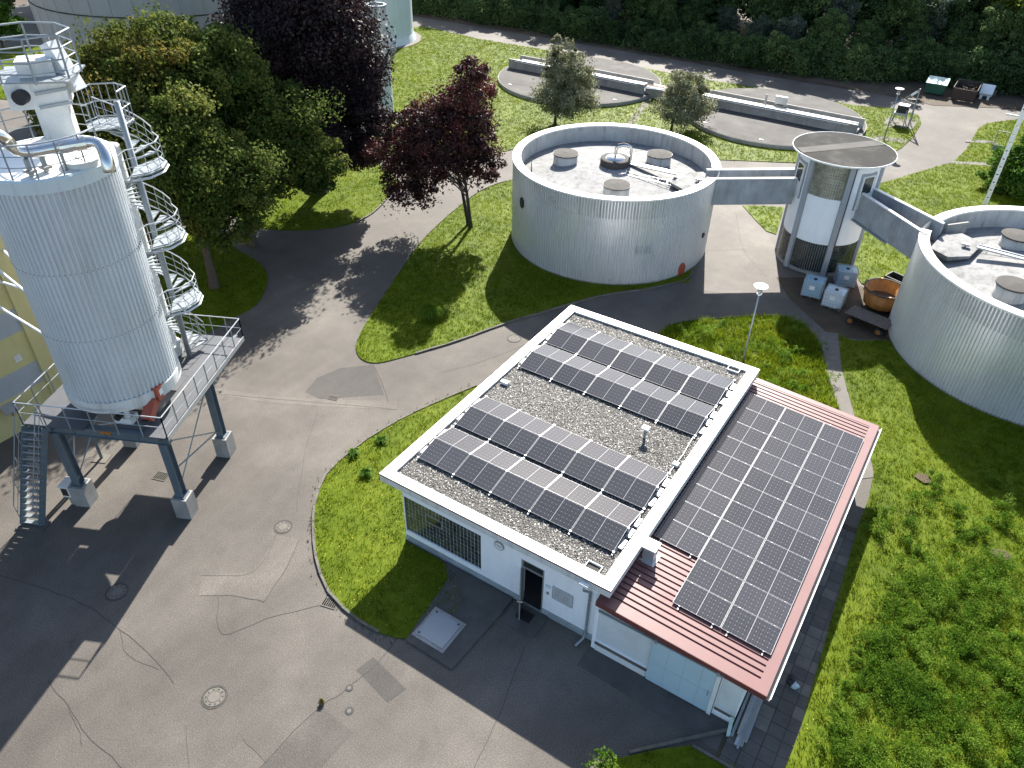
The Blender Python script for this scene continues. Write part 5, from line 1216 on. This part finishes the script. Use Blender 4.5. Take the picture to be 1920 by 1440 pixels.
dk((-1.0, -.3), (1.5, -.3), (1.5, LV), (-1.0, LV)); dk((1.51, 2.6), (3.89, 2.6), (3.89, LV-.21), (1.51, LV-.21)); dk((2.6, .12), (3.89, .12), (3.89, 1.2), (2.6, 1.2))
deck.prism([(FP(3.9, -.3).x, FP(3.9, -.3).y), (FP(LU+.5, -.3).x, FP(LU+.5, -.3).y), (FP(LU+.5, DV1).x, FP(LU+.5, DV1).y), (FP(2.2, DV1).x, FP(2.2, DV1).y), (FP(2.2, LV-.2).x, FP(2.2, LV-.2).y), (FP(3.9, LV-.2).x, FP(3.9, LV-.2).y)], 4.44, 4.5)
part('deck_plate', deck, 'deck', fr_)
part('toe_board', MB().beam(W3(FP(LU+.52, -.3), 4.5), W3(FP(LU+.52, DV1), 4.5), .03, .22), 'galv_light', fr_)
for i in range(9):
    v_ = -.3+i*(DV1+.3)/8
for (pa, pb, n_) in ((FP(-1.0, -.3), FP(LU+.5, -.3), 6), (FP(LU+.5, -.3), FP(LU+.5, DV1), 8), (FP(LU+.5, DV1), FP(2.2, DV1), 4), (FP(-1.0, -.3), FP(-1.0, LV), 4)):
    part('handrail', MB().tube([W3(pa, 5.55), W3(pb, 5.55)], .024, 6), 'galv_light', fr_); part('knee_rail', MB().tube([W3(pa, 5.05), W3(pb, 5.05)], .018, 5), 'galv', fr_)
    for k in range(n_+1): p = pa.lerp(pb, k/n_); part('rail_post', MB().beam(W3(p, 4.45), W3(p, 5.55), .045, .02), 'galv', fr_)
t = thing('red_discharger', 'red painted discharge chute with a white label at the foot of the silo', 'machine', W3(FP(4.15, .9), 4.9))
p = FP(4.0, .55)
part('chute', MB().obox((p.x, p.y, 5.15), ux, (uy*.8+Vector((0, 0, .6))).normalized(), (uy*-.6+Vector((0, 0, .8))).normalized(), .2, .42, .17), 'red', t)
p = FP(4.05, 1.15); bx = part('gear_box', MB().obox((p.x, p.y, 5.6), ux, uy, (0, 0, 1), .22, .25, .3), 'red', t)
p2 = p+ux*.225; part('label_plate', MB().obox((p2.x, p2.y, 5.62), ux, uy, (0, 0, 1), .005, .12, .13), 'white', bx)
part('grille', MB().obox((FP(4.0, .08).x, FP(4.0, .08).y, 4.95), ux, uy, (0, 0, 1), .12, .03, .03), 'black', t)
p = FP(3.5, 1.0); part('duct', MB().tube([W3(p, 5.2), W3(FP(3.95, .8), 5.2)], .22, 14), 'galv_light', t)
t = thing('drive_unit', 'small white and chrome drive unit under the silo between the beams', 'machine', W3(FP(2.9, .6), 4.5))
p = FP(2.9, .5); part('housing', MB().rbox(p.x, p.y, af, .35, .25, 4.5, 4.8), 'white', t); part('motor', MB().tube([W3(p, 5.0), W3(p-uy*.5, 5.0)], .13, 12), 'black', t)
p = FP(3.1, .35); part('panel', MB().rbox(p.x, p.y, af, .12, .04, 4.75, 5.2), 'white', t)
t = thing('cabinet', 'white metal cabinet at the concrete block beside the stair', 'cabinet', (-12.25, -6.35, 0))
p = FP(-.5, -.12); cb = part('box', MB().rbox(p.x, p.y, af, .17, .26, .55, 1.15), 'white', t); part('hood', MB().rbox(p.x, p.y, af, .2, .32, 1.15, 1.2), 'white', cb); p = p-uy*.265; part('window', MB().rbox(p.x, p.y, af, .13, .012, .65, 1.05), 'black', cb)
p = FP(-.42, -.1); part('lower_panel', MB().rbox(p.x, p.y-.05, af, .12, .12, .0, .5), 'concrete', t)
# ---- straight stair
g0, g1 = Vector((*G(37, 987), 0)), Vector((*G(88, 985), 0)); 
st = thing('steel_stair', 'straight grey steel stair leading up to the silo platform', 'stair', (g0.x, g0.y, 0))
across = ux; base0 = (g0+g1)/2; top0 = FP(-.55, -.3); run = top0-base0; run.z = 0
hw = .42; nst = 15
for s in (-1, 1):
    a_ = base0+across*hw*s; b_ = top0+across*hw*s
    part('stringer', MB().beam(W3(a_, .1), W3(b_, 4.4), .06, .24), 'steel_blue', st)
    part('handrail', MB().tube([W3(a_, 1.15), W3(b_, 5.45)], .022, 6), 'galv', st); part('knee_rail', MB().tube([W3(a_, .7), W3(b_, 5.0)], .014, 5), 'galv', st)
    for k in range(5): p = a_.lerp(b_, k/4); part('post', MB().tube([(p.x, p.y, .2+4.3*k/4), (p.x, p.y, 1.15+4.3*k/4)], .02, 5), 'galv', st)
for k in range(nst):
    p = base0.lerp(top0, (k+.6)/(nst+.4)); z_ = 4.4*(k+.6)/(nst+.4)
    part('tread', MB().beam(W3(p-across*hw, z_), W3(p+across*hw, z_), .2, .03), 'galv', st); 
    q_ = p-run.normalized()*.1; part('nosing', MB().beam(W3(q_-across*hw, z_+.02), W3(q_+across*hw, z_+.02), .025, .04), 'galv_light', st)
p = base0; part('foot_slab', MB().rbox(p.x, p.y, af, .6, .3, 0, .08), 'slab', st)
fs = thing('side_trestle', 'small grey trestle with cross braces behind the steel stair', 'trestle', W3(FP(-1.1, 1.4), 0))
for v_ in (.6, 2.6): part('leg', MB().beam(W3(FP(-.9, v_), 0), W3(FP(-.9, v_), 4.2), .1), 'steel_blue', fs)
part('brace', MB().beam(W3(FP(-.9, .6), .2), W3(FP(-.9, 2.6), 4.0), .05), 'galv', fs); part('brace', MB().beam(W3(FP(-.9, .6), 2.2), W3(FP(-.9, 2.6), 2.2), .08), 'steel_blue', fs)
part('foot_slab', MB().rbox(FP(-.9, 2.6).x, FP(-.9, 2.6).y, af, .35, .3, 0, .03), 'concrete_path', fs)

# ================================================================ PLANTS
def leafcloud(centres, rad, n, size, flat=.35, aspect=.6, droop=0.):
    """n leaves spread round clump centres; returns V, F, var"""
    C = np.asarray(centres); k = rng.integers(0, len(C), n); cv = rng.uniform(0, 1, len(C))
    R = np.asarray(rad)[k] if np.ndim(rad) else np.full(n, rad)
    d = rng.normal(0, 1, (n, 3)); d /= np.linalg.norm(d, axis=1)[:, None]; d *= (rng.uniform(0, 1, n)**.45)[:, None]; d[:, 2] *= .75
    P = C[k]+d*R[:, None]
    nrm = d*.8+rng.normal(0, .7, (n, 3)); nrm[:, 2] += flat; nrm /= np.linalg.norm(nrm, axis=1)[:, None]
    t = rng.normal(0, 1, (n, 3)); t[:, 2] -= droop; t -= nrm*(t*nrm).sum(1)[:, None]; t /= np.linalg.norm(t, axis=1)[:, None]; b = np.cross(nrm, t)
    s = size*rng.uniform(.6, 1.35, n)
    V = np.empty((n, 4, 3), np.float32); V[:, 0] = P-t*s[:, None]*.5; V[:, 2] = P+t*s[:, None]*.5; V[:, 1] = P+b*(s*aspect*.5)[:, None]; V[:, 3] = P-b*(s*aspect*.5)[:, None]
    F = np.arange(n*4).reshape(n, 4); return V.reshape(-1, 3), F, np.clip(cv[k]*.6+rng.uniform(0, .4, n), 0, 1)
def crown_centres(lobes, nper):
    out_, rr = [], []; mv = sum(l[3]*l[4] for l in lobes)/len(lobes)
    for (x, y, z, rx, rz_) in lobes:
        for _ in range(max(4, int(nper*rx*rz_/mv))):
            d = rng.normal(0, 1, 3); d /= np.linalg.norm(d); q_ = rng.uniform(.35, 1.0)**.5
            out_.append((x+d[0]*rx*q_, y+d[1]*rx*q_, z+d[2]*rz_*q_)); rr.append(rx*rng.uniform(.14, .36))
    return np.array(out_), np.array(rr)
def tree_mesh(base, h_trunk, r_trunk, lobes, nper, nleaf, leaf, size, bark, stems=1, droop=0., flat=.35, nbr=26):
    """returns [(name, mesh)] in local metres about base"""
    C, rr = crown_centres(lobes, nper)
    V, F, var = leafcloud(C, rr, int(nleaf*.72), size, flat, droop=droop)
    L_ = np.array(lobes); KR = np.maximum(2, (14*L_[:, 3]**2*L_[:, 4]/np.mean(L_[:, 3]**2*L_[:, 4])).astype(int)); V2, F2, var2 = leafcloud(np.repeat(L_[:, :3], KR, 0)+rng.normal(0, 1, (KR.sum(), 3))*np.repeat(L_[:, [3, 3, 4]], KR, 0)*.33, np.repeat(L_[:, 3]*.62, KR), int(nleaf*.28), size, flat, droop=droop)
    V, F, var = np.concatenate([V, V2]), np.concatenate([F, F2+len(V)]), np.concatenate([var, var2])
    b = MB()
    top = np.array([sum(l[0] for l in lobes)/len(lobes), sum(l[1] for l in lobes)/len(lobes), h_trunk])
    for s in range(stems):
        o = (random.uniform(-.25, .25)*(stems > 1), random.uniform(-.25, .25)*(stems > 1))
        tx, ty = top[0]*.4+o[0]*3, top[1]*.4+o[1]*3; r = r_trunk*(1 if stems == 1 else .65)
        b.tube([(o[0], o[1], -.05), (o[0]+tx*.1, o[1]+ty*.1, h_trunk*.1), (o[0]+tx*.45+random.uniform(-.1, .1), o[1]+ty*.45, h_trunk*.5), (o[0]+tx, o[1]+ty, h_trunk)], [r*1.35, r, r*.8, r*.55], 8)
        idx = rng.choice(len(C), min(nbr, len(C)), False)
        for i in idx:
            e = C[i]; st_ = random.uniform(.45, 1.); s0 = np.array([o[0]+tx*st_, o[1]+ty*st_, h_trunk*st_]); mid = s0*.5+e*.5+np.array([random.uniform(-.3, .3), random.uniform(-.3, .3), .3])
            rb = r*random.uniform(.22, .42); b.tube([tuple(s0), tuple(mid), tuple(e)], [rb, rb*.6, rb*.2], 5)
    return [('trunk', b.mesh('trunk', M[bark])), ('crown', np_mesh('crown', V, F, M[leaf], var))]
def tree(name, label, cat, base, group=None, **k):
    t = thing(name, label, cat, (base[0], base[1], 0), group)
    for nm, me in tree_mesh(base, **k): o = bpy.data.objects.new(nm, me); COL.objects.link(o); o.parent = t
    return t
def LB(b, q, z, rx, rz_, off=(0, 0)):   # lobe from a picture position at height z, relative to base
    return (off[0], off[1], z, rx, rz_)
cr = np.array([CR[0], CR[1]])/math.hypot(CR[0], CR[1]); fw = np.array([-cr[1], cr[0]])
def RO_(u, v, z, rx, rz_): p = cr*u+fw*v; return (p[0], p[1], z, rx, rz_)
tree('maple_tree', 'green broadleaf tree with its trunk on the shaded lawn beside the silo stair', 'tree', (-21.7, 9.35), h_trunk=5.5, r_trunk=.28, lobes=[RO_(.3, 0, 7.6, 3.3, 2.8), RO_(-2.2, .5, 6.2, 2.3, 2.2), RO_(2.6, .4, 6.8, 2.2, 2.2), RO_(-.5, .3, 10.2, 2.4, 2.0), RO_(1.6, -.5, 4.6, 2.0, 1.2)], nper=70, nleaf=80000, leaf='leaf_green', size=.2, bark='bark', nbr=40)
tree('maple_tree', 'large green tree with brownish turning leaves before the egg digester', 'tree', (-27.3, 9.6), h_trunk=8, r_trunk=.32, lobes=[RO_(-.5, 0, 10.6, 3.5, 2.7), RO_(-3.1, 1, 9.0, 2.4, 2.6), RO_(2.3, 0, 12.0, 2.9, 2.3), RO_(.3, -.5, 7.2, 2.8, 2.0)], nper=75, nleaf=90000, leaf='leaf_autumn', size=.21, bark='bark', nbr=44)
tree('maple_tree', 'spreading green tree beside the dark purple beech', 'tree', (-24.2, 14.6), h_trunk=8, r_trunk=.3, lobes=[RO_(-.6, 0, 10.8, 3.3, 2.9), RO_(2.8, 0, 8.4, 2.7, 2.3), RO_(4.8, -.6, 6.2, 2.1, 2.0), RO_(-2.6, .6, 12.2, 2.3, 1.8), RO_(1.2, -1, 5.2, 2.6, 1.5)], nper=75, nleaf=100000, leaf='leaf_green', size=.21, bark='bark', nbr=44)
tree('beech_tree', 'huge dark purple beech with drooping branches', 'tree', (-26.5, 23.5), h_trunk=10, r_trunk=.5, lobes=[RO_(0, 0, 12.5, 4.6, 4.5), RO_(2.7, 0, 9.5, 3.1, 4.2), RO_(-2.5, 0, 9.0, 3.6, 4.0), RO_(3.6, -.6, 5.4, 2.2, 2.7), RO_(1.5, -1.4, 4.6, 2.8, 2.6), RO_(0, 0, 17, 3.4, 2.5)], nper=90, nleaf=190000, leaf='leaf_beech', size=.23, bark='bark_dark', droop=.8, flat=.2, nbr=20)
tree('red_maple', 'dark red leaved maple standing on the lawn left of the tank', 'tree', (-13.72, 25.29), h_trunk=5.2, r_trunk=.2, lobes=[RO_(-2.0, 0, 6.0, 3.1, 2.3), RO_(.2, 0, 8.9, 1.9, 2.3), RO_(-5.1, .3, 5.2, 2.0, 1.8), RO_(1.0, 0, 5.4, 1.6, 2.1), RO_(-3.7, -.2, 3.3, 2.3, 1.1), RO_(-1.6, .1, 7.8, 2.3, 1.4), RO_(-4.2, .3, 7.4, 1.4, .8), RO_(.3, 0, 10.8, 1.2, .8)], nper=34, nleaf=52000, leaf='leaf_red', size=.19, bark='bark_dark', stems=2, nbr=30)
tree('young_tree', 'slim silvery green tree in front of the left settling tank', 'tree', (-19.63, 47.18), 'silvery trees before the settling tanks', h_trunk=4.5, r_trunk=.13, lobes=[RO_(.9, 0, 2.9, 3.0, 1.8), RO_(.8, 0, 4.9, 2.3, 1.7), RO_(.5, 0, 6.7, 1.2, 1.3)], nper=40, nleaf=24000, leaf='leaf_silver', size=.2, bark='bark_dark', nbr=22)
tree('young_tree', 'small silvery green tree between the round tank and the right settling tank', 'tree', (-10.23, 52.53), 'silvery trees before the settling tanks', h_trunk=3, r_trunk=.12, lobes=[RO_(1.0, 0, 2.2, 2.8, 1.4), RO_(.8, 0, 3.9, 1.9, 1.2)], nper=36, nleaf=14000, leaf='leaf_silver', size=.2, bark='bark_dark', nbr=18)
bx_, by_ = G(1893, 352); tree('leafy_shrub', 'bright green tall shrub behind the right tank at the picture edge', 'shrub', (bx_, by_), h_trunk=2, r_trunk=.12, lobes=[RO_(-.3, 0, 1.8, 2.0, 1.5), RO_(-1.5, -.4, .9, 1.5, .8), RO_(1.3, 0, 3.4, 1.8, 1.5), RO_(2.5, 0, 2.3, 2.4, 1.8), RO_(1.0, -1.6, 1.2, 2.4, 1.1)], nper=40, nleaf=42000, leaf='leaf_shrub', size=.2, bark='bark', stems=3, nbr=20)
bx_, by_ = G(8, 95); tree('leafy_tree', 'small bright green tree in the top left corner', 'tree', (bx_, by_), h_trunk=3, r_trunk=.15, lobes=[RO_(-1, 0, 3.4, 2.8, 1.8), RO_(1.5, 0, 3.0, 1.8, 1.2)], nper=30, nleaf=16000, leaf='leaf_shrub', size=.25, bark='bark', nbr=14)

# single plants on the near lawns
def tuft_plant(q, n, h, spread, wd, mat, name, label, cat, arch=.5):
    x, y = G(*q); b = MB()
    for k in range(n):
        a_ = random.uniform(0, 2*PI); r = random.uniform(.2, 1)*spread; hh_ = h*random.uniform(.6, 1.1); c, s = math.cos(a_), math.sin(a_); wx, wy = -s*wd/2, c*wd/2
        p0 = (x+c*.08, y+s*.08, .03); p1 = (x+c*r*.5, y+s*r*.5, hh_); p2 = (x+c*r, y+s*r, hh_*(1-arch))
        b.add([(p0[0]-wx, p0[1]-wy, p0[2]), (p0[0]+wx, p0[1]+wy, p0[2]), (p1[0]+wx, p1[1]+wy, p1[2]), (p1[0]-wx, p1[1]-wy, p1[2]), p2], [(0, 1, 2, 3), (3, 2, 4)])
    single(name, b, mat, label, cat)
tuft_plant((808, 598), 900, .85, .95, .022, 'weed', 'ornamental_grass', 'round clump of ornamental grass in the lawn left of the tank', 'grass clump', .45)
for q, n, h, s, lab in (((664, 854), 40, .3, .5, 'broad leaved weed, leftmost in the lawn near the kerb'), ((715, 829), 40, .3, .46, 'broad leaved weed, rearmost of those in the kerb lawn'), ((688, 892), 50, .32, .5, 'broad leaved weed patch nearest the white building corner')):
    tuft_plant(q, n, h, s, .09, 'leaf_shrub', 'weed_plant', lab, 'plant', .25)
tuft_plant((604, 1318), 40, .2, .2, .03, 'dry', 'weed_plant', 'tiny yellowish weed growing from the crack in the yard', 'plant', .4)
x, y = G(1128, 1440); t = tree('small_shrub', 'small green shrub at the bottom edge below the white building', 'shrub', (x, y-.1), h_trunk=.4, r_trunk=.02, lobes=[(0, 0, .45, .5, .35)], nper=20, nleaf=900, leaf='weed', size=.09, bark='bark', nbr=8)
lawnb = px((1090,1470),(1150,1425),(1240,1405),(1300,1398),(1380,1440),(1440,1500),(1300,1700),(1000,1700)); struct('lawn', MB().prism(lawnb, -.02, .05), 'turf')
x, y = G(1350, 1418); 
struct('kerb_edging', MB().beam((*G(1180, 1412), .06), (*G(1400, 1362), .06), .1, .1).beam((*G(1298, 1400), .06), (*G(1420, 1470), .06), .1, .1), 'kerb')

# blades of grass
def blades(name, poly, dens, h, wd, mat, label, holes=(), n_per=5, seed=1, zmin=.045, spread=.07, mask=None):
    P = np.array(poly); x0, y0 = P.min(0); x1, y1 = P.max(0); x0 = max(x0, -70); x1 = min(x1, 45); y0 = max(y0, -16); y1 = min(y1, 76)
    n = int((x1-x0)*(y1-y0)*dens); X = rng.uniform(x0, x1, n); Y = rng.uniform(y0, y1, n)
    k = inpoly(X, Y, poly)
    for hcx, hcy, hr in holes: k &= (X-hcx)**2+(Y-hcy)**2 > hr**2
    # keep what the photograph's view cone (widened) can see
    rel = np.stack([X, Y, np.zeros(n)], 1)-CAM; dd = rel@CD; u = FPX*(rel@CR)/dd; v = FPX*(rel@CU)/dd
    k &= (dd > 0) & (abs(u) < 1150) & (abs(v) < 900)
    X, Y = X[k], Y[k]
    if mask is not None: kk = mask(X, Y); X, Y = X[kk], Y[kk]
    m_ = len(X)*n_per; X = np.repeat(X, n_per)+rng.normal(0, spread, m_); Y = np.repeat(Y, n_per)+rng.normal(0, spread, m_)
    kk = inpoly(X, Y, poly)
    for hcx, hcy, hr in holes: kk &= (X-hcx)**2+(Y-hcy)**2 > (hr-.05)**2
    X, Y = X[kk], Y[kk]; m_ = len(X)
    a_ = rng.uniform(0, 2*PI, m_); hh_ = h*rng.uniform(.5, 1.3, m_); ww = wd*rng.uniform(.7, 1.3, m_); ln = hh_*rng.uniform(.2, .9, m_); la = rng.uniform(0, 2*PI, m_)
    V = np.empty((m_, 3, 3), np.float32)
    V[:, 0] = np.stack([X-np.cos(a_)*ww/2, Y-np.sin(a_)*ww/2, np.full(m_, zmin)], 1); V[:, 1] = np.stack([X+np.cos(a_)*ww/2, Y+np.sin(a_)*ww/2, np.full(m_, zmin)], 1)
    V[:, 2] = np.stack([X+np.cos(la)*ln, Y+np.sin(la)*ln, zmin+hh_], 1)
    me = np_mesh(name, V.reshape(-1, 3), np.arange(m_*3).reshape(m_, 3), M[mat], rng.uniform(0, 1, m_))
    o = bpy.data.objects.new(name, me); COL.objects.link(o); o['kind'] = 'stuff'; o['label'] = label; o['category'] = 'grass'
    return m_
tk = [(c1[0], c1[1], R1+.05), (c2[0], c2[1], R2+.05), (ct[0], ct[1], 2.7), (-24.5, 60.6, 8.8), (-3.4, 61.2, 8.55), (-54.3, 61.3, 6)]
tot = 0
tot += blades('grass', L1, 42, .13, .032, 'blade', 'mown bright green grass left of and around the left round tank', tk)
tot += blades('grass', L4, 46, .12, .028, 'blade', 'grass with yellow flowers left of the white building')
tot += blades('grass', L5, 60, .32, .035, 'blade', 'tall rough grass behind the white building', n_per=6)
tot += blades('grass', L6, 46, .15, .026, 'blade', 'rough green grass right of the lean-to', tk, n_per=6)
tot += blades('grass', L3, 26, .13, .04, 'blade_far', 'grass behind the right foot bridge', tk)
tot += blades('grass', L3b, 26, .13, .04, 'blade', 'triangle of grass under the left foot bridge', tk)
tot += blades('grass', L2, 20, .13, .045, 'blade_far', 'wide sunny lawn round the settling tanks', tk)
tot += blades('grass', L9, 18, .15, .05, 'blade_far', 'grass island right of the loop road')
tot += blades('grass', L7, 24, .13, .04, 'blade', 'grass in the shade under the purple beech')
tot += blades('grass', L8, 24, .13, .04, 'blade', 'grass round the trunk of the green tree')
tot += blades('grass', L10, 12, .2, .07, 'blade', 'sunny grass in the top left corner')
tot += blades('grass', lawnb, 60, .12, .02, 'blade', 'grass at the bottom edge of the picture')
print('blades', tot)
# yellow flowers in the near lawn
def flowers(poly, n, r, mat, label, z=(.1, .16)):
    P = np.array(poly); x0, y0 = P.min(0); x1, y1 = P.max(0); X = rng.uniform(x0, x1, n*3); Y = rng.uniform(y0, y1, n*3); nz = rng.uniform(0, 1, n*3)
    k = inpoly(X, Y, poly); X, Y = X[k][:n], Y[k][:n]; m_ = len(X); Z = rng.uniform(z[0], z[1], m_); V = np.empty((m_, 4, 3), np.float32)
    for i, (a, b) in enumerate(((-1, 0), (0, -1), (1, 0), (0, 1))): V[:, i] = np.stack([X+a*r, Y+b*r, Z+rng.uniform(-.01, .01, m_)], 1)
    me = np_mesh('wild_flowers', V.reshape(-1, 3), np.arange(m_*4).reshape(m_, 4), M[mat]); o = bpy.data.objects.new('wild_flowers', me); COL.objects.link(o); o['kind'] = 'stuff'; o['label'] = label; o['category'] = 'flowers'
flowers(L4, 700, .013, 'flower', 'small yellow flowers dotted over the lawn left of the building')
flowers(L6, 500, .015, 'flower', 'sparse yellow flower heads in the grass right of the lean-to')
# weeds: leafy clumps
def weeds(name, pts, r, h, nleaf, size, mat, label):
    C, rr = [], []
    for (x, y), s in pts:
        for _ in range(7): C.append((x+rng.normal(0, r*s*.45), y+rng.normal(0, r*s*.45), .06+h*s*rng.uniform(.1, .95))); rr.append(r*s*.42)
    V, F, var = leafcloud(np.array(C), np.array(rr), nleaf, size, .5, .45)
    V[:, 2] = np.maximum(V[:, 2], .05)
    me = np_mesh(name, V, F, M[mat], var); o = bpy.data.objects.new(name, me); COL.objects.link(o); o['kind'] = 'stuff'; o['label'] = label; o['category'] = 'weeds'
pts = []
while len(pts) < 330:
    u, v = random.uniform(1480, 1930), random.uniform(900, 1460)
    x, y = G(u, v)
    if not inpoly(np.array([x]), np.array([y]), L6)[0] or x < 17.6+max(0, (y-2))*.05: continue
    dens = 1 if v > 1050 else .35
    if random.random() < dens*(.4+.6*(u > 1560)): pts.append(((x, y), random.uniform(.5, 1.25)))
weeds('weed_thicket', pts, .5, .5, 120000, .07, 'weed', 'dense knee high green weeds right of the lean-to')
pts = [(G(*q), s) for q, s in (((1712, 940), 1.2), ((1830, 1000), 1.), ((1880, 985), .9), ((1700, 990), .9), ((1845, 1110), 1.3), ((1640, 1000), 1.), ((1655, 975), .8), ((1760, 905), .7), ((1790, 960), .8))]
weeds('weed_thicket', pts, .5, .7, 5000, .085, 'weed', 'scattered dark bushy weeds in the open part of the right lawn')
pts = []
while len(pts) < 38:
    u, v = random.uniform(1260, 1560), random.uniform(595, 770); x, y = G(u, v)
    if inpoly(np.array([x]), np.array([y]), L5)[0] and y > 15.8: pts.append(((x, y), random.uniform(.5, 1.3)))
weeds('weed_thicket', pts, .45, .6, 11000, .08, 'weed', 'tall weeds on the grass behind the white building')
for q in ((1730, 900), (1876, 1043)):
    x, y = G(*q); struct('bare_soil', MB().prism([(x+.38*math.cos(k*.7)*random.uniform(.8, 1.2), y+.3*math.sin(k*.7)*random.uniform(.8, 1.2)) for k in range(9)], .0, .12), 'earth')
# weeds in the kerb line
b = MB()
for (x, y) in L4s[::1]:
    for _ in range(7):
        if random.random() < .35: continue
        X, Y = x+random.uniform(-.3, .3), y+random.uniform(-.3, .3)
        for _k in range(4):
            a_ = random.uniform(0, 6.28); h = random.uniform(.04, .12); b.add([(X, Y, 0), (X+.02, Y+.01, 0), (X+.06*math.cos(a_), Y+.06*math.sin(a_), h)], [(0, 1, 2)])
struct('kerb_weeds', b, 'dry', kind='stuff', label='thin dry weeds growing along the curved kerb', category='weeds')

# ================================================================ THE WOODS
protos = []
def forest_proto(leaf, lobes, n, size, h):
    return tree_mesh((0, 0), h_trunk=h, r_trunk=.16, lobes=lobes, nper=34, nleaf=n, leaf=leaf, size=size, bark='bark_dark', nbr=12)
bush = [forest_proto('leaf_forest', [(0, 0, 1.6, 2.2, 1.6), (1.3, .4, 1.2, 1.5, 1.1), (-1.2, -.3, 1.3, 1.6, 1.2)], 13000, .22, 1.5), forest_proto('leaf_forest', [(0, 0, 1.9, 1.9, 1.9), (-1.1, .4, 1.1, 1.5, 1.0)], 12000, .22, 1.6)]
tall = [forest_proto('leaf_forest', [(0, 0, 5.4, 2.6, 3.2), (1.2, .3, 3.2, 2.1, 2.2), (-1.3, 0, 3.8, 2.1, 2.4)], 22000, .27, 5), forest_proto('leaf_forest', [(0, 0, 6.6, 2.2, 3.4), (-.7, .6, 3.6, 2.3, 2.6)], 20000, .27, 6), forest_proto('leaf_greywillow', [(0, 0, 4.6, 2.1, 2.6), (1.0, .3, 3.0, 1.6, 1.8)], 15000, .22, 4)]
willow = forest_proto('leaf_willow', [(0, 0, 6.0, 3.0, 2.6), (1.6, 0, 3.8, 2.0, 2.8), (-1.6, .5, 4.2, 2.0, 2.6)], 24000, .26, 5)
def place(pr, x, y, s, name, label, cat, group):
    t = thing(name, label, cat, (x, y, 0), group, random.uniform(0, 6.28)); t.scale = (s, s, s*random.uniform(.9, 1.1))
    for nm, me in pr: o = bpy.data.objects.new(nm, me); COL.objects.link(o); o.parent = t
def zone(x):
    for lim, s in ((-45, 'left of the gas holder'), (-33, 'behind the lawn left of the tanks'), (-16, 'behind the left settling tank'), (4, 'behind the right settling tank'), (16, 'behind the skips and waste container')):
        if x < lim: return s
    return 'beyond the right end of the far road'
def edge_y(x):
    xs = [-75, -58, -48, -32, -17.6, -5, 0, 5.5, 16, 40]; ys = [76.0, 76.2, 77., 77.2, 77.3, 77.8, 79.5, 83.5, 84, 83]
    return float(np.interp(x, xs, ys))
x = -74
while x < 34:
    place(bush[random.randrange(2)], x, edge_y(x)+1.2+random.uniform(-.4, .8), random.uniform(.75, 1.15), 'forest_bush', 'dark green bush at the wood edge '+zone(x), 'bush', 'bushes at the edge of the woods '+zone(x)); x += random.uniform(2.6, 3.6)
for row, (dy, s0, s1, st_) in enumerate(((5.0, .6, .85, 3.8), (9.5, 1.0, 1.3, 4.2), (15.5, 1.35, 1.8, 5.), (23, 1.7, 2.2, 6))):
    x = -76+row
    while x < 38:
        pr_ = random.choice(tall[:2]) if random.random() < .82 else tall[2]
        kd = 'grey green tree' if pr_ is tall[2] else 'dark green tree'; rw = ('at the wood front', 'second row of the woods', 'deep in the woods', 'at the woods back')[row]
        place(pr_, x, edge_y(x)+dy+random.uniform(-1.2, 1.2), random.uniform(s0, s1), 'forest_tree', f'{kd} {rw} {zone(x)}', 'tree', f'{kd}s {rw} {zone(x)}'); x += random.uniform(st_*.8, st_*1.25)
place(tall[2], G(1725, 110)[0], 89, 1.15, 'willow_tree', 'grey green willow lit by the sun above the green waste container', 'tree', None)
place(willow, 13.0, 92.5, 1.25, 'willow_tree', 'yellow green weeping tree in the top right corner of the woods', 'tree', None)
place(bush[1], *G(1598, 138), .8, 'forest_bush', 'light green rounded bush standing out before the woods', 'bush', None)
for x, y, s in ((-84, 52, 1.5), (-90, 46, 1.6), (-80, 62, 1.5), (-95, 60, 1.9), (-86, 70, 1.6), (-75, 66, 1.4), (-100, 50, 2.), (-96, 38, 1.7), (-70, 70, 1.4)):
    place(random.choice(tall[:2]), x, y, s, 'forest_tree', 'dark tree in the wood left behind the egg digester', 'tree', 'trees left behind the egg digester')
# undergrowth so that no ground shows between the stems
C = []
for x in np.arange(-76, 36, 1.15): C.append((x, edge_y(x)+random.uniform(-.6, .6), .35)); C.append((x, edge_y(x)+3+random.uniform(-.6, .9), .7)); C.append((x, edge_y(x)+6.5+random.uniform(-1, 1), .9))
V, F, var = leafcloud(np.array(C), np.full(len(C), 1.25), 60000, .24, .4); V[:, 2] = np.maximum(V[:, 2], .03)
o = bpy.data.objects.new('undergrowth', np_mesh('undergrowth', V, F, M['leaf_forest'], var)); COL.objects.link(o); o['kind'] = 'stuff'; o['label'] = 'dark bramble undergrowth along the foot of the woods'; o['category'] = 'undergrowth'
print('objects', len(bpy.data.objects))
